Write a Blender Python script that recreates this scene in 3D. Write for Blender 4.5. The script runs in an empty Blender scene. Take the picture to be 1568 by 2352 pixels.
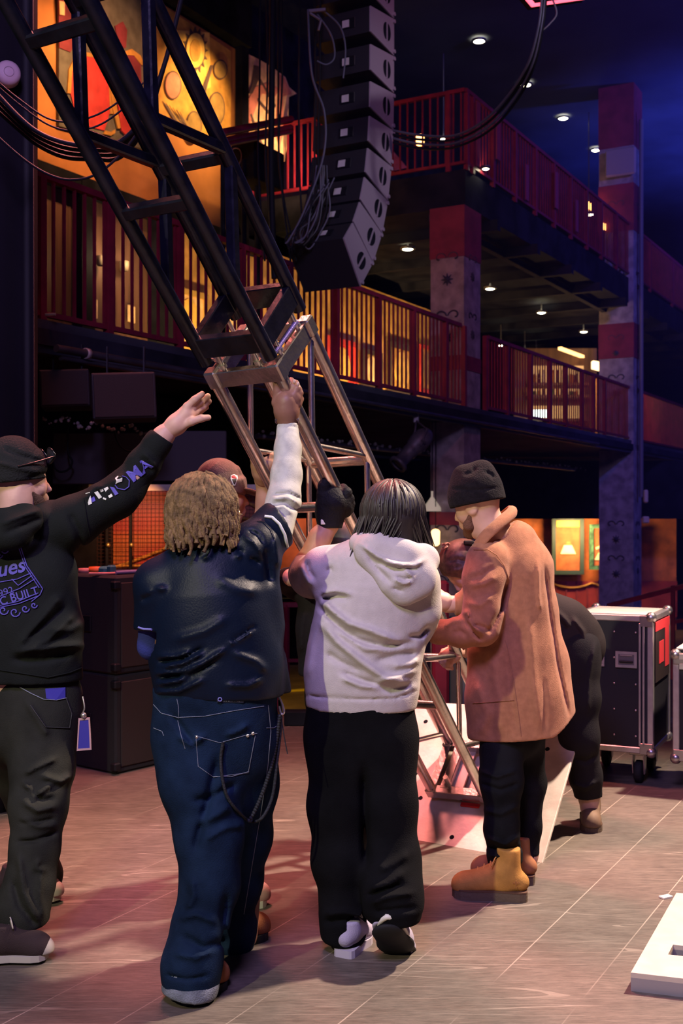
import bpy, math, random
import numpy as np
from mathutils import Vector, Matrix
from mathutils.bvhtree import BVHTree
random.seed(7)
scene = bpy.context.scene
COL = scene.collection
V = Vector
# ------------------------------------------------------------------ camera
F = 2613.0                      # focal length in pixels of the 1568x2352 frame (40 mm on a 24x36 upright frame)
CX, CY, EYE = 784.0, 1176.0, 1.6
cam_d = bpy.data.cameras.new('camera'); cam = bpy.data.objects.new('camera', cam_d); COL.objects.link(cam)
cam.location = (0, 0, EYE); cam.rotation_euler = (math.radians(90), 0, 0)
cam_d.sensor_fit = 'VERTICAL'; cam_d.sensor_height = 36.0; cam_d.sensor_width = 24.0
cam_d.lens = 36.0 * F / 2352.0
cam_d.clip_end = 200
cam_d.dof.use_dof = True; cam_d.dof.focus_distance = 4.2; cam_d.dof.aperture_fstop = 5.0
scene.camera = cam
# ------------------------------------------------------------------ colour management, world
scene.view_settings.view_transform = 'Standard'
scene.view_settings.look = 'None'
scene.view_settings.exposure = 0.0
scene.view_settings.gamma = 1.0
scene.view_settings.use_curve_mapping = False
w = bpy.data.worlds.new('hall_air'); scene.world = w; w.use_nodes = True
w.node_tree.nodes['Background'].inputs[0].default_value = (0.16, 0.14, 0.75, 1)
w.node_tree.nodes['Background'].inputs[1].default_value = 0.085
try:
    scene.cycles.max_bounces = 6; scene.cycles.diffuse_bounces = 3; scene.cycles.glossy_bounces = 3
    scene.cycles.volume_bounces = 0; scene.cycles.sample_clamp_indirect = 4.0
    scene.cycles.use_denoising = True
    scene.cycles.caustics_reflective = False; scene.cycles.caustics_refractive = False
except Exception:
    pass

def lamp(kind, name, loc, target, power, col, **kw):
    d = bpy.data.lights.new(name, kind); o = bpy.data.objects.new(name, d); COL.objects.link(o)
    o.location = loc
    o.rotation_euler = (V(target) - V(loc)).to_track_quat('-Z', 'Y').to_euler()
    d.energy = power; d.color = col
    for k, v in kw.items(): setattr(d, k, v)
    return o
R = math.radians
# working lights of the hall: warm white from the house side, cream spot from the stage's own rig, red and blue washes, plus added fills
lamp('SPOT', 'house_work_light', (4.4, 6.5, 7.2), (1.4, 4.6, 0.2), 8200, (1.0, 0.76, 0.60), spot_size=R(50), spot_blend=0.85, shadow_soft_size=0.16)
lamp('SPOT', 'rig_cream_light', (-3.1, -1.0, 4.4), (-0.05, 4.0, 1.0), 1000, (1.0, 0.95, 0.62), spot_size=R(38), spot_blend=0.3, shadow_soft_size=0.06)
lamp('AREA', 'rig_red_wash', (-1.0, 6.9, 7.0), (-1.2, 4.6, 0.0), 190, (1.0, 0.26, 0.24), shape='DISK', size=1.6, spread=R(80))
lamp('AREA', 'rig_violet_wash', (-0.6, 0.0, 5.6), (0.0, 4.4, 0.9), 300, (0.55, 0.40, 1.0), shape='DISK', size=1.4)
lamp('SPOT', 'hall_blue_wash', (13.0, 21.0, 1.0), (10.6, 24.5, 10.0), 17000, (0.07, 0.10, 1.0), spot_size=R(66), spot_blend=1.0, shadow_soft_size=0.4)
lamp('SPOT', 'hall_blue_fill', (9.0, 12.0, 9.0), (6.0, 25.0, 7.0), 2600, (0.10, 0.10, 1.0), spot_size=R(110), spot_blend=1.0, shadow_soft_size=0.4)
lamp('SPOT', 'hall_magenta_wash', (3.0, 6.0, 8.5), (4.0, 20.0, 5.5), 420, (1.0, 0.25, 0.55), spot_size=R(80), spot_blend=1.0, shadow_soft_size=0.4)

lamp('SPOT', 'array_fill', (5.5, 3.0, 7.0), (0.6, 11.3, 4.9), 950, (0.85, 0.74, 1.0), spot_size=R(22), spot_blend=0.8, shadow_soft_size=0.2)  # fill spot added to brighten the side panels of the speaker column
# thin haze hanging in the hall beyond the stage, as the photograph shows it towards the right
hz = bpy.data.meshes.new('hall_haze'); e_, n_ = V((0.489, 0.872, 0)).normalized(), V((-0.872, 0.489, 0)).normalized()
hz.from_pydata([V((-2.22, 8.6, 0)) + e_ * s_ + n_ * t_ + V((0, 0, z_)) for s_ in (2.6, 40) for t_ in (-15, -.55) for z_ in (-1.1, 10.1)], [], [(0, 1, 3, 2), (4, 6, 7, 5), (0, 4, 5, 1), (2, 3, 7, 6), (0, 2, 6, 4), (1, 5, 7, 3)])
hzo = bpy.data.objects.new('haze', hz); COL.objects.link(hzo); hzo['kind'] = 'stuff'; hzo['label'] = 'thin blue stage haze hanging in the hall beyond the stage'; hzo['category'] = 'haze'
hm = bpy.data.materials.new('haze'); hm.use_nodes = True; hm.node_tree.nodes.clear()
vs_ = hm.node_tree.nodes.new('ShaderNodeVolumeScatter'); vs_.inputs['Density'].default_value = 0.008; vs_.inputs['Color'].default_value = (.38, .42, 1.0, 1)
ou_ = hm.node_tree.nodes.new('ShaderNodeOutputMaterial'); hm.node_tree.links.new(vs_.outputs[0], ou_.inputs['Volume']); hz.materials.append(hm)
# ------------------------------------------------------------------ helpers
def P(x, y, d): return V(((x - CX) / F * d, d, EYE + (CY - y) / F * d))
ORG = {}
def empty(name, loc, label=None, cat=None, group=None, parent=None):
    o = bpy.data.objects.new(name, None); COL.objects.link(o); o.empty_display_size = 0.1
    ORG[o] = V(loc)
    if parent is not None:
        o.parent = parent; o.location = V(loc) - ORG[parent]
    else: o.location = loc
    return tag(o, label, cat, group)
def tag(o, label=None, cat=None, group=None, kind=None):
    if label: o['label'] = label
    if cat: o['category'] = cat
    if group: o['group'] = group
    if kind: o['kind'] = kind
    return o
def struct(o): o['kind'] = 'structure'; return o

class MB:
    def __init__(s): s.v = []; s.f = []; s.sm = []
    def add(s, vs, fs, smooth=False):
        n = len(s.v); s.v += [V(p) for p in vs]; s.f += [tuple(i + n for i in f) for f in fs]; s.sm += [smooth] * len(fs); return s
    def box(s, c, size, M=None, bev=0.0):
        hx, hy, hz = size[0] / 2, size[1] / 2, size[2] / 2; c = V(c)
        M = M or Matrix.Identity(3)
        if bev > 0:
            vs = []; b = min(bev, hx * .9, hy * .9, hz * .9)
            idx = {}
            for sx in (-1, 1):
                for sy in (-1, 1):
                    for sz in (-1, 1):
                        for ax in range(3):
                            p = [sx * (hx - b), sy * (hy - b), sz * (hz - b)]
                            p[ax] = (sx * hx, sy * hy, sz * hz)[ax]
                            idx[(sx, sy, sz, ax)] = len(vs); vs.append(c + M @ V(p))
            fs = []
            for ax in range(3):
                o1, o2 = [a for a in range(3) if a != ax]
                for sg in (-1, 1):
                    q = []
                    for a, b2 in ((-1, -1), (1, -1), (1, 1), (-1, 1)):
                        k = [0, 0, 0]; k[ax] = sg; k[o1] = a; k[o2] = b2; q.append(idx[(k[0], k[1], k[2], ax)])
                    fs.append(q)
            for ax in range(3):
                o1, o2 = [a for a in range(3) if a != ax]
                for s1 in (-1, 1):
                    for s2 in (-1, 1):
                        k = [0, 0, 0]; k[o1] = s1; k[o2] = s2
                        ka = list(k); ka[ax] = -1; kb = list(k); kb[ax] = 1
                        fs.append([idx[(*ka, o1)], idx[(*kb, o1)], idx[(*kb, o2)], idx[(*ka, o2)]])
            for sx in (-1, 1):
                for sy in (-1, 1):
                    for sz in (-1, 1): fs.append([idx[(sx, sy, sz, a)] for a in range(3)])
            return s.add(vs, fs)
        vs = [c + M @ V((x * hx, y * hy, z * hz)) for x in (-1, 1) for y in (-1, 1) for z in (-1, 1)]
        return s.add(vs, [(0, 1, 3, 2), (4, 6, 7, 5), (0, 4, 5, 1), (2, 3, 7, 6), (0, 2, 6, 4), (1, 5, 7, 3)])
    def bar(s, a, b, w, h=None, up=(0, 0, 1), bev=0.0):
        a, b = V(a), V(b); h = h or w; d = b - a; y = d.normalized(); x = y.cross(V(up))
        if x.length < 1e-4: x = y.cross(V((1, 0, 0)))
        x.normalize(); z = x.cross(y)
        return s.box((a + b) / 2, (w, d.length, h), Matrix((x, y, z)).transposed(), bev)
    def cyl(s, a, b, r, r2=None, n=12, caps=True):
        return s.tube([a, b], [r, r if r2 is None else r2], n, caps)
    def tube(s, pts, r, n=8, caps=True):
        pts = [V(p) for p in pts]; rs = r if isinstance(r, (list, tuple)) else [r] * len(pts)
        t = (pts[1] - pts[0]).normalized(); u = t.orthogonal().normalized(); vs = []
        for i, p in enumerate(pts):
            t2 = (pts[min(i + 1, len(pts) - 1)] - pts[max(i - 1, 0)])
            if t2.length > 1e-7: t = t2.normalized()
            u = (u - t * u.dot(t)); u = u.normalized() if u.length > 1e-6 else t.orthogonal().normalized(); w2 = t.cross(u)
            vs += [p + (u * math.cos(k * 2 * math.pi / n) + w2 * math.sin(k * 2 * math.pi / n)) * rs[i] for k in range(n)]
        fs = [(i * n + k, i * n + (k + 1) % n, (i + 1) * n + (k + 1) % n, (i + 1) * n + k) for i in range(len(pts) - 1) for k in range(n)]
        s.add(vs, fs, True)
        if caps:
            s.add(vs[:n], [tuple(reversed(range(n)))]); s.add(vs[-n:], [tuple(range(n))])
        return s
    def prism(s, poly, ext):
        n = len(poly); e = V(ext); a = [V(p) for p in poly]
        nrm = sum(((a[i] - a[0]).cross(a[(i + 1) % n] - a[0]) for i in range(1, n)), V())
        if nrm.dot(e) > 0: a = a[::-1]
        return s.add(a + [p + e for p in a], [tuple(range(n)), tuple(reversed(range(n, 2 * n)))] + [((i + 1) % n, i, i + n, (i + 1) % n + n) for i in range(n)])
    def frame(s, outer, inner, ext):
        n = len(outer); e = V(ext); vs = [V(p) for p in outer] + [V(p) for p in inner]; vs += [p + e for p in vs]; fs = []
        for i in range(n):
            j = (i + 1) % n
            fs += [(i, j, n + j, n + i), (2 * n + i, 3 * n + i, 3 * n + j, 2 * n + j), (i, 2 * n + i, 2 * n + j, j), (n + i, n + j, 3 * n + j, 3 * n + i)]
        return s.add(vs, fs)
    def lathe(s, o, ax, prof, n=20, smooth=True):
        o = V(o); ax = V(ax).normalized(); u = ax.orthogonal().normalized(); w2 = ax.cross(u); vs = []
        for (r, h) in prof: vs += [o + ax * h + (u * math.cos(k * 2 * math.pi / n) + w2 * math.sin(k * 2 * math.pi / n)) * r for k in range(n)]
        return s.add(vs, [(i * n + k, i * n + (k + 1) % n, (i + 1) * n + (k + 1) % n, (i + 1) * n + k) for i in range(len(prof) - 1) for k in range(n)], smooth)
    def ball(s, c, r, n=12, M=None):
        rr = r if isinstance(r, (tuple, list)) else (r, r, r); c = V(c); M = M or Matrix.Identity(3); m = n // 2 + 1; vs = []
        for i in range(m + 1):
            a = math.pi * i / m
            vs += [c + M @ V((rr[0] * math.sin(a) * math.cos(2 * math.pi * k / n), rr[1] * math.sin(a) * math.sin(2 * math.pi * k / n), rr[2] * math.cos(a))) for k in range(n)]
        return s.add(vs, [(i * n + k, (i + 1) * n + k, (i + 1) * n + (k + 1) % n, i * n + (k + 1) % n) for i in range(m) for k in range(n)], True)
    def build(s, name, m, parent=None, subsurf=0, flip=False):
        me = bpy.data.meshes.new(name)
        c = ORG[parent] if parent is not None else V()
        if parent is None and s.v:
            xs = [p.x for p in s.v]; ys = [p.y for p in s.v]; zs = [p.z for p in s.v]
            c = V(((min(xs) + max(xs)) / 2, (min(ys) + max(ys)) / 2, min(zs)))
        me.from_pydata([p - c for p in s.v], [], s.f)
        me.polygons.foreach_set('use_smooth', s.sm)
        me.materials.append(m); me.validate(); me.update()
        o = bpy.data.objects.new(name, me); COL.objects.link(o); ORG[o] = c
        if parent is not None: o.parent = parent
        else: o.location = c
        return o

def nodes_of(m): return m.node_tree.nodes, m.node_tree.links
MATS = {}
def mat(name, col, rough=0.6, metal=0.0, var=0.0, scale=8.0, bump=0.0, bscale=60.0, col2=None, emit=None, estr=0.0, stretch=None, sheen=0.0, spec=0.3, coat=0.0):
    if name in MATS: return MATS[name]
    m = bpy.data.materials.new(name); m.use_nodes = True; ns, ln = nodes_of(m); b = ns['Principled BSDF']
    b.inputs['Base Color'].default_value = (*col, 1); b.inputs['Roughness'].default_value = rough; b.inputs['Metallic'].default_value = metal
    b.inputs['Specular IOR Level'].default_value = spec
    if sheen: b.inputs['Sheen Weight'].default_value = sheen
    if coat: b.inputs['Coat Weight'].default_value = coat
    if emit: b.inputs['Emission Color'].default_value = (*emit, 1); b.inputs['Emission Strength'].default_value = estr
    if var or col2 or bump:
        tc = ns.new('ShaderNodeTexCoord'); mp = ns.new('ShaderNodeMapping'); ln.new(tc.outputs['Object'], mp.inputs[0])
        if stretch: mp.inputs['Scale'].default_value = stretch
    if var or col2:
        nz = ns.new('ShaderNodeTexNoise'); nz.inputs['Scale'].default_value = scale; nz.inputs['Detail'].default_value = 5; ln.new(mp.outputs[0], nz.inputs['Vector'])
        rp = ns.new('ShaderNodeValToRGB'); ln.new(nz.outputs['Fac'], rp.inputs[0])
        c2 = col2 or tuple(min(1, c * (1 + var)) for c in col); c1 = col if col2 else tuple(c * (1 - var) for c in col)
        rp.color_ramp.elements[0].color = (*c1, 1); rp.color_ramp.elements[1].color = (*c2, 1)
        rp.color_ramp.elements[0].position = 0.35; rp.color_ramp.elements[1].position = 0.65
        ln.new(rp.outputs[0], b.inputs['Base Color'])
    if bump:
        nb = ns.new('ShaderNodeTexNoise'); nb.inputs['Scale'].default_value = bscale; nb.inputs['Detail'].default_value = 4; ln.new(mp.outputs[0], nb.inputs['Vector'])
        bp = ns.new('ShaderNodeBump'); bp.inputs['Strength'].default_value = bump; bp.inputs['Distance'].default_value = 0.01
        ln.new(nb.outputs['Fac'], bp.inputs['Height']); ln.new(bp.outputs[0], b.inputs['Normal'])
    MATS[name] = m; return m

# ------------------------------------------------------------------ solid modelling by distance fields (bodies, clothes, hair)
def C(a, b, ra, rb=None, k=0.03, n=None, s=1.0):
    return (np.array(a, np.float32), np.array(b, np.float32), ra, ra if rb is None else rb, k, None if n is None else np.array(V(n).normalized(), np.float32), s)
def B(c, r, k=0.03, n=None, s=1.0): return C(c, V(c) + V((0, 0, 1e-4)), r, r, k, n, s)
_rng = np.random.default_rng(5)
_LAT = _rng.random((32, 32, 32)).astype(np.float32)
def vnoise(p):
    i = np.floor(p).astype(np.int32); f = p - i; f = f * f * (3 - 2 * f); i = i % 32; j = (i + 1) % 32
    x0, y0, z0 = i[..., 0], i[..., 1], i[..., 2]; x1, y1, z1 = j[..., 0], j[..., 1], j[..., 2]; fx, fy, fz = f[..., 0], f[..., 1], f[..., 2]
    a = _LAT[x0, y0, z0] * (1 - fx) + _LAT[x1, y0, z0] * fx; b = _LAT[x0, y1, z0] * (1 - fx) + _LAT[x1, y1, z0] * fx
    c = _LAT[x0, y0, z1] * (1 - fx) + _LAT[x1, y0, z1] * fx; d = _LAT[x0, y1, z1] * (1 - fx) + _LAT[x1, y1, z1] * fx
    return (a * (1 - fy) + b * fy) * (1 - fz) + (c * (1 - fy) + d * fy) * fz - 0.5
def seg2(u, v, a, b):
    dx, dy = b[0] - a[0], b[1] - a[1]; L = dx * dx + dy * dy + 1e-9
    t = np.clip(((u - a[0]) * dx + (v - a[1]) * dy) / L, 0, 1)
    return np.hypot(u - a[0] - t * dx, v - a[1] - t * dy), t
def field(prims, res, cuts=(), folds=(), noise=(), subs=()):
    lo = np.min([np.minimum(q[0], q[1]) - max(q[2], q[3]) * max(1, q[6]) for q in prims], 0) - 3 * res
    hi = np.max([np.maximum(q[0], q[1]) + max(q[2], q[3]) * max(1, q[6]) for q in prims], 0) + 3 * res
    dim = np.ceil((hi - lo) / res).astype(int) + 1
    D = np.full(dim, 1.0, np.float32)
    ax = [(lo[i] + res * np.arange(dim[i])).astype(np.float32) for i in range(3)]
    def local(q, extra):
        r = max(q[2], q[3]) * max(1, q[6]) + extra
        a = np.clip(np.floor((np.minimum(q[0], q[1]) - r - lo) / res).astype(int), 0, dim); b = np.clip(np.ceil((np.maximum(q[0], q[1]) + r - lo) / res).astype(int) + 1, 0, dim)
        return tuple(slice(a[i], b[i]) for i in range(3))
    def dist(q, sl):
        X = ax[0][sl[0]][:, None, None] - q[0][0]; Y = ax[1][sl[1]][None, :, None] - q[0][1]; Z = ax[2][sl[2]][None, None, :] - q[0][2]
        ba = q[1] - q[0]; m = 1.0
        if q[5] is not None and q[6] != 1.0:
            n = q[5]; w = X * n[0] + Y * n[1] + Z * n[2]; g = (1 / q[6] - 1); X = X + w * (g * n[0]); Y = Y + w * (g * n[1]); Z = Z + w * (g * n[2])
            ba = ba + n * (float(ba @ n) * g); m = min(1.0, q[6]) ** 0.5
        L = float(ba @ ba) + 1e-12
        t = np.clip((X * ba[0] + Y * ba[1] + Z * ba[2]) / L, 0, 1)
        return (np.sqrt((X - t * ba[0]) ** 2 + (Y - t * ba[1]) ** 2 + (Z - t * ba[2]) ** 2) - (q[2] + (q[3] - q[2]) * t)) * m
    for q in prims:
        sl = local(q, q[4] * 2 + 3 * res); d = dist(q, sl); k = q[4]; o = D[sl]
        h = np.maximum(k - np.abs(o - d), 0) / k
        D[sl] = np.minimum(o, d) - h * h * k * 0.25
    for q in subs:
        sl = local(q, q[4] * 2 + 3 * res); d = -dist(q, sl); k = q[4]; o = D[sl]
        h = np.maximum(k - np.abs(o - d), 0) / k
        D[sl] = np.maximum(o, d) + h * h * k * 0.25
    if folds or noise:
        idx = np.nonzero(np.abs(D) < 0.045)
        p = np.stack([ax[i][idx[i]] for i in range(3)], -1); add = np.zeros(len(p), np.float32)
        u = CX + F * p[:, 0] / p[:, 1]; v = CY - F * (p[:, 2] - EYE) / p[:, 1]
        for fo in folds:
            pts, wd, ht = fo[0], fo[1], fo[2]
            best = None; tt = None; n = len(pts) - 1
            for i in range(n):
                dd, t = seg2(u, v, pts[i], pts[i + 1])
                if best is None: best, tt = dd, (i + t) / n
                else:
                    mk = dd < best; best = np.where(mk, dd, best); tt = np.where(mk, (i + t) / n, tt)
            add += 1.6 * ht * np.exp(-(best / wd) ** 2) * np.clip(np.minimum(tt, 1 - tt) * 6 + .25, 0, 1)
        for (amp, fr, off) in noise:
            fr = np.array(fr, np.float32); add += amp * 2 * vnoise(p * fr + off)
        D[idx] -= add
    for (pt, nr, rad) in cuts:
        pt = np.array(pt, np.float32); nr = np.array(V(nr).normalized(), np.float32)
        X = ax[0][:, None, None] - pt[0]; Y = ax[1][None, :, None] - pt[1]; Z = ax[2][None, None, :] - pt[2]
        pl = X * nr[0] + Y * nr[1] + Z * nr[2]
        if rad: pl = np.where(X * X + Y * Y + Z * Z < rad * rad, pl, -1.0)
        D = np.maximum(D, pl)
    return D, lo, res
def nets(D, lo, res):
    S = D < 0; dim = D.shape
    c = [S[i:dim[0] - 1 + i, j:dim[1] - 1 + j, k:dim[2] - 1 + k] for i in (0, 1) for j in (0, 1) for k in (0, 1)]
    cnt = sum(x.astype(np.int8) for x in c); act = (cnt > 0) & (cnt < 8)
    ids = np.full(act.shape, -1, np.int32); cells = np.argwhere(act); ids[act] = np.arange(len(cells))
    acc = np.zeros((len(cells), 3), np.float32); num = np.zeros(len(cells), np.float32); i0, i1, i2 = cells.T
    corners = [(a, b, e) for a in (0, 1) for b in (0, 1) for e in (0, 1)]
    for a in corners:
        for axn in range(3):
            if a[axn]: continue
            b = list(a); b[axn] = 1
            va = D[i0 + a[0], i1 + a[1], i2 + a[2]]; vb = D[i0 + b[0], i1 + b[1], i2 + b[2]]; m = (va < 0) != (vb < 0)
            t = np.where(m, va / np.where(m, va - vb, 1), 0); pos = np.tile(np.array(a, np.float32), (len(cells), 1)); pos[:, axn] += t
            acc += pos * m[:, None]; num += m
    vs = lo + res * (cells + acc / num[:, None]); faces = []
    for axn in range(3):
        a = [slice(1, -1)] * 3; a[axn] = slice(0, -1); b = [slice(1, -1)] * 3; b[axn] = slice(1, None)
        s0, s1 = S[tuple(a)], S[tuple(b)]; e = np.argwhere(s0 != s1)
        if not len(e): continue
        st = s0[tuple(e.T)]; g = e + 1; g[:, axn] -= 1; o1, o2 = [(1, 2), (2, 0), (0, 1)][axn]
        q = []
        for d1, d2 in ((-1, -1), (0, -1), (0, 0), (-1, 0)):
            h = g.copy(); h[:, o1] += d1; h[:, o2] += d2; q.append(ids[tuple(h.T)])
        q = np.stack(q, -1); q[~st] = q[~st][:, ::-1]; faces.append(q)
    return vs, np.concatenate(faces)
SURF = {}
def solid(name, prims, m, parent=None, res=0.008, cuts=(), folds=(), noise=(), subs=(), extra=None, smooth=1):
    vs, fs = nets(*field(prims, res, cuts, folds, noise, subs))
    for _ in range(smooth):
        a = np.zeros_like(vs); n = np.zeros(len(vs))
        for k in range(4):
            i, j = fs[:, k], fs[:, (k + 1) % 4]
            for ax_ in range(3): a[:, ax_] += np.bincount(i, vs[j, ax_], len(vs)) + np.bincount(j, vs[i, ax_], len(vs))
            n += np.bincount(i, minlength=len(vs)) + np.bincount(j, minlength=len(vs))
        vs = vs * 0.5 + 0.5 * a / n[:, None]
    if extra is not None:
        for (pr, r2, sm2) in extra:
            v2, f2 = nets(*field(pr, r2)); fs = np.concatenate([fs, f2 + len(vs)]); vs = np.concatenate([vs, v2])
    c = np.array(ORG[parent]) if parent is not None else np.array([(vs[:, 0].min() + vs[:, 0].max()) / 2, (vs[:, 1].min() + vs[:, 1].max()) / 2, vs[:, 2].min()])
    me = bpy.data.meshes.new(name); me.from_pydata((vs - c).tolist(), [], fs.tolist()); me.polygons.foreach_set('use_smooth', [True] * len(fs))
    me.materials.append(m); me.update()
    o = bpy.data.objects.new(name, me); COL.objects.link(o); ORG[o] = V(c)
    if parent is not None: o.parent = parent
    else: o.location = c
    SURF[o] = (vs, fs)
    return o
def bvh(o):
    vs, fs = SURF[o]; return BVHTree.FromPolygons([V(p) for p in vs], [tuple(int(i) for i in f) for f in fs])
# ------------------------------------------------------------------ the hall: axes of the balcony side
EV = V((0.489, 0.872, 0)).normalized(); NB = V((-EV.y, EV.x, 0)); O0 = V((-2.22, 8.6, 0)); ZU = V((0, 0, 1))
ME = Matrix((EV, NB, ZU)).transposed()          # local x along the balcony, y away from the stage, z up
def Bal(s, t, z): return O0 + EV * s + NB * t + ZU * z
def dep(x, t=0.0): return (7.04 + 1.146 * t) / (0.561 - (x - CX) / F)
def W(x, y, t=0.0): return P(x, y, dep(x, t))
def sx(x, t=0.0): return (W(x, 0, t) - O0).dot(EV)
def zx(x, y, t=0.0): return W(x, y, t).z

def floor_mat():
    m = bpy.data.materials.new('scuffed_stage_boards'); m.use_nodes = True; ns, ln = nodes_of(m); b = ns['Principled BSDF']
    tc = ns.new('ShaderNodeTexCoord'); geo = tc.outputs['Object']
    def mapping(rot, sc, loc=(0, 0, 0)):
        q = ns.new('ShaderNodeMapping'); q.inputs['Rotation'].default_value = (0, 0, rot); q.inputs['Scale'].default_value = sc; q.inputs['Location'].default_value = loc
        ln.new(geo, q.inputs[0]); return q.outputs[0]
    def noise(vec, sc, det=6, rough=.6):
        q = ns.new('ShaderNodeTexNoise'); q.inputs['Scale'].default_value = sc; q.inputs['Detail'].default_value = det; q.inputs['Roughness'].default_value = rough; ln.new(vec, q.inputs['Vector']); return q.outputs['Fac']
    def ramp(v, a, b_, ca=(0, 0, 0, 1), cb=(1, 1, 1, 1)):
        q = ns.new('ShaderNodeValToRGB'); q.color_ramp.elements[0].position = a; q.color_ramp.elements[1].position = b_
        q.color_ramp.elements[0].color = ca; q.color_ramp.elements[1].color = cb; ln.new(v, q.inputs[0]); return q.outputs[0]
    def math_(op, a, b_=None):
        q = ns.new('ShaderNodeMath'); q.operation = op
        for i, z in enumerate((a, b_)):
            if z is None: continue
            if isinstance(z, (int, float)): q.inputs[i].default_value = z
            else: ln.new(z, q.inputs[i])
        return q.outputs[0]
    base = ramp(noise(mapping(0, (1, 1, 1)), 1.3), .3, .7, (0.085, 0.067, 0.055, 1), (0.155, 0.125, 0.102, 1))
    grain = ramp(noise(mapping(R(-60.7), (1, 9, 1)), 16, 8, .75), .35, .7, (0.55, 0.55, 0.55, 1), (1.35, 1.33, 1.3, 1))
    mul = ns.new('ShaderNodeMix'); mul.data_type = 'RGBA'; mul.blend_type = 'MULTIPLY'; mul.inputs[0].default_value = 1; ln.new(base, mul.inputs[6]); ln.new(grain, mul.inputs[7])
    # scratches: thin bright contour lines of stretched noise, in three directions
    tot = None
    for (rot, sc, s_) in ((.55, (.18, 3.2, 1), 1.3), (-.9, (.15, 4.0, 1), 1.2), (1.35, (.2, 2.6, 1), 1.6), (0.25, (.12, 3, 1), 2.1), (-.45, (.14, 3.4, 1), 1.9)):
        n = noise(mapping(rot, sc, (rot * 9, 3, 0)), s_, 2, .4)
        l = math_('LESS_THAN', math_('ABSOLUTE', math_('SUBTRACT', n, .5)), .0022)
        gate = ramp(noise(mapping(rot, (1, 1, 1), (7 * rot, 1, 0)), 1.6, 2), .5, .62)
        l = math_('MULTIPLY', l, gate); tot = l if tot is None else math_('MAXIMUM', tot, l)
    # seams between the boards, running along the hall
    sep = ns.new('ShaderNodeSeparateXYZ'); ln.new(geo, sep.inputs[0])
    p = math_('SUBTRACT', math_('MULTIPLY', sep.outputs[0], EV.y), math_('MULTIPLY', sep.outputs[1], EV.x))
    fr = math_('FRACT', math_('DIVIDE', math_('ADD', p, 1.55 + 30.5), .305))
    seam = math_('LESS_THAN', math_('ABSOLUTE', math_('SUBTRACT', fr, .5)), .0045)
    fr0 = math_('FRACT', math_('ADD', math_('DIVIDE', math_('ADD', p, 1.55 + 30.5), .305), .5))
    seam = math_('LESS_THAN', math_('ABSOLUTE', math_('SUBTRACT', fr0, .5)), .0075)
    seam = math_('MULTIPLY', seam, ramp(noise(mapping(.3, (1, 1, 1), (4, 4, 0)), .9, 2), .4, .58))
    tot = math_('MAXIMUM', math_('MULTIPLY', tot, .27), math_('MULTIPLY', seam, .6))
    mx = ns.new('ShaderNodeMix'); mx.data_type = 'RGBA'; ln.new(tot, mx.inputs[0]); ln.new(mul.outputs[2], mx.inputs[6]); mx.inputs[7].default_value = (.50, .42, .34, 1)
    ln.new(mx.outputs[2], b.inputs['Base Color'])
    ln.new(ramp(noise(mapping(.2, (1, 3, 1)), 5), .3, .7, (.42, .42, .42, 1), (.7, .7, .7, 1)), b.inputs['Roughness'])
    bp = ns.new('ShaderNodeBump'); bp.inputs['Strength'].default_value = .12; bp.inputs['Distance'].default_value = .01; ln.new(noise(mapping(R(-60.7), (1, 6, 1)), 40), bp.inputs['Height']); ln.new(bp.outputs[0], b.inputs['Normal'])
    return m

black = mat('black_paint', (0.010, 0.010, 0.014), .8, var=.5, scale=3, spec=.08)
blackm = mat('black_metal', (0.014, 0.014, 0.018), .42, .3, bump=.1, bscale=30)
gloss_black = mat('gloss_black_steel', (0.012, 0.012, 0.02), .3, .5, bump=.15, bscale=22)
rubber = mat('black_rubber', (0.012, 0.012, 0.013), .75)
redm = mat('red_railing_paint', (0.22, 0.014, 0.030), .45, var=.2, scale=5)
dark_soffit = mat('dark_soffit', (0.022, 0.020, 0.030), .85, var=.5, scale=1.5, spec=.1)
orange = mat('ochre_wall', (0.50, 0.20, 0.055), .8, var=.25, scale=1.6)
gold = mat('gold_wall', (0.62, 0.34, 0.10), .7, var=.3, scale=4)
wood = mat('brown_panel', (0.11, 0.055, 0.035), .6, var=.3, scale=2, stretch=(6, 6, .6))
steel = mat('steel', (0.55, 0.53, 0.5), .35, .9, var=.1, scale=20)

fl = MB().box((-2.0, 2.45, -.6), (24, 12.9, 1.2)).build('floor', floor_mat()); struct(fl)
for v_ in (fl.data.vertices): pass
hallm = mat('hall_floor_boards', (0.15, 0.095, 0.045), .5, var=.3, scale=2.5)
struct(MB().box((6, 29, -1.3), (50, 40.2, .2)).build('floor', hallm))
struct(MB().box((8, 24, 10.35), (60, 52, .3)).build('ceiling', mat('dark_ceiling', (0.035, 0.04, 0.07), .9, var=.3, scale=.6)))
# stage nose: pale worn strip and red lip
st = MB().box((-2, 8.93, -.03), (24, .06, .06)).build('trim_1', mat('stage_lip', (.16, .05, .045), .5)); struct(st)
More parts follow.
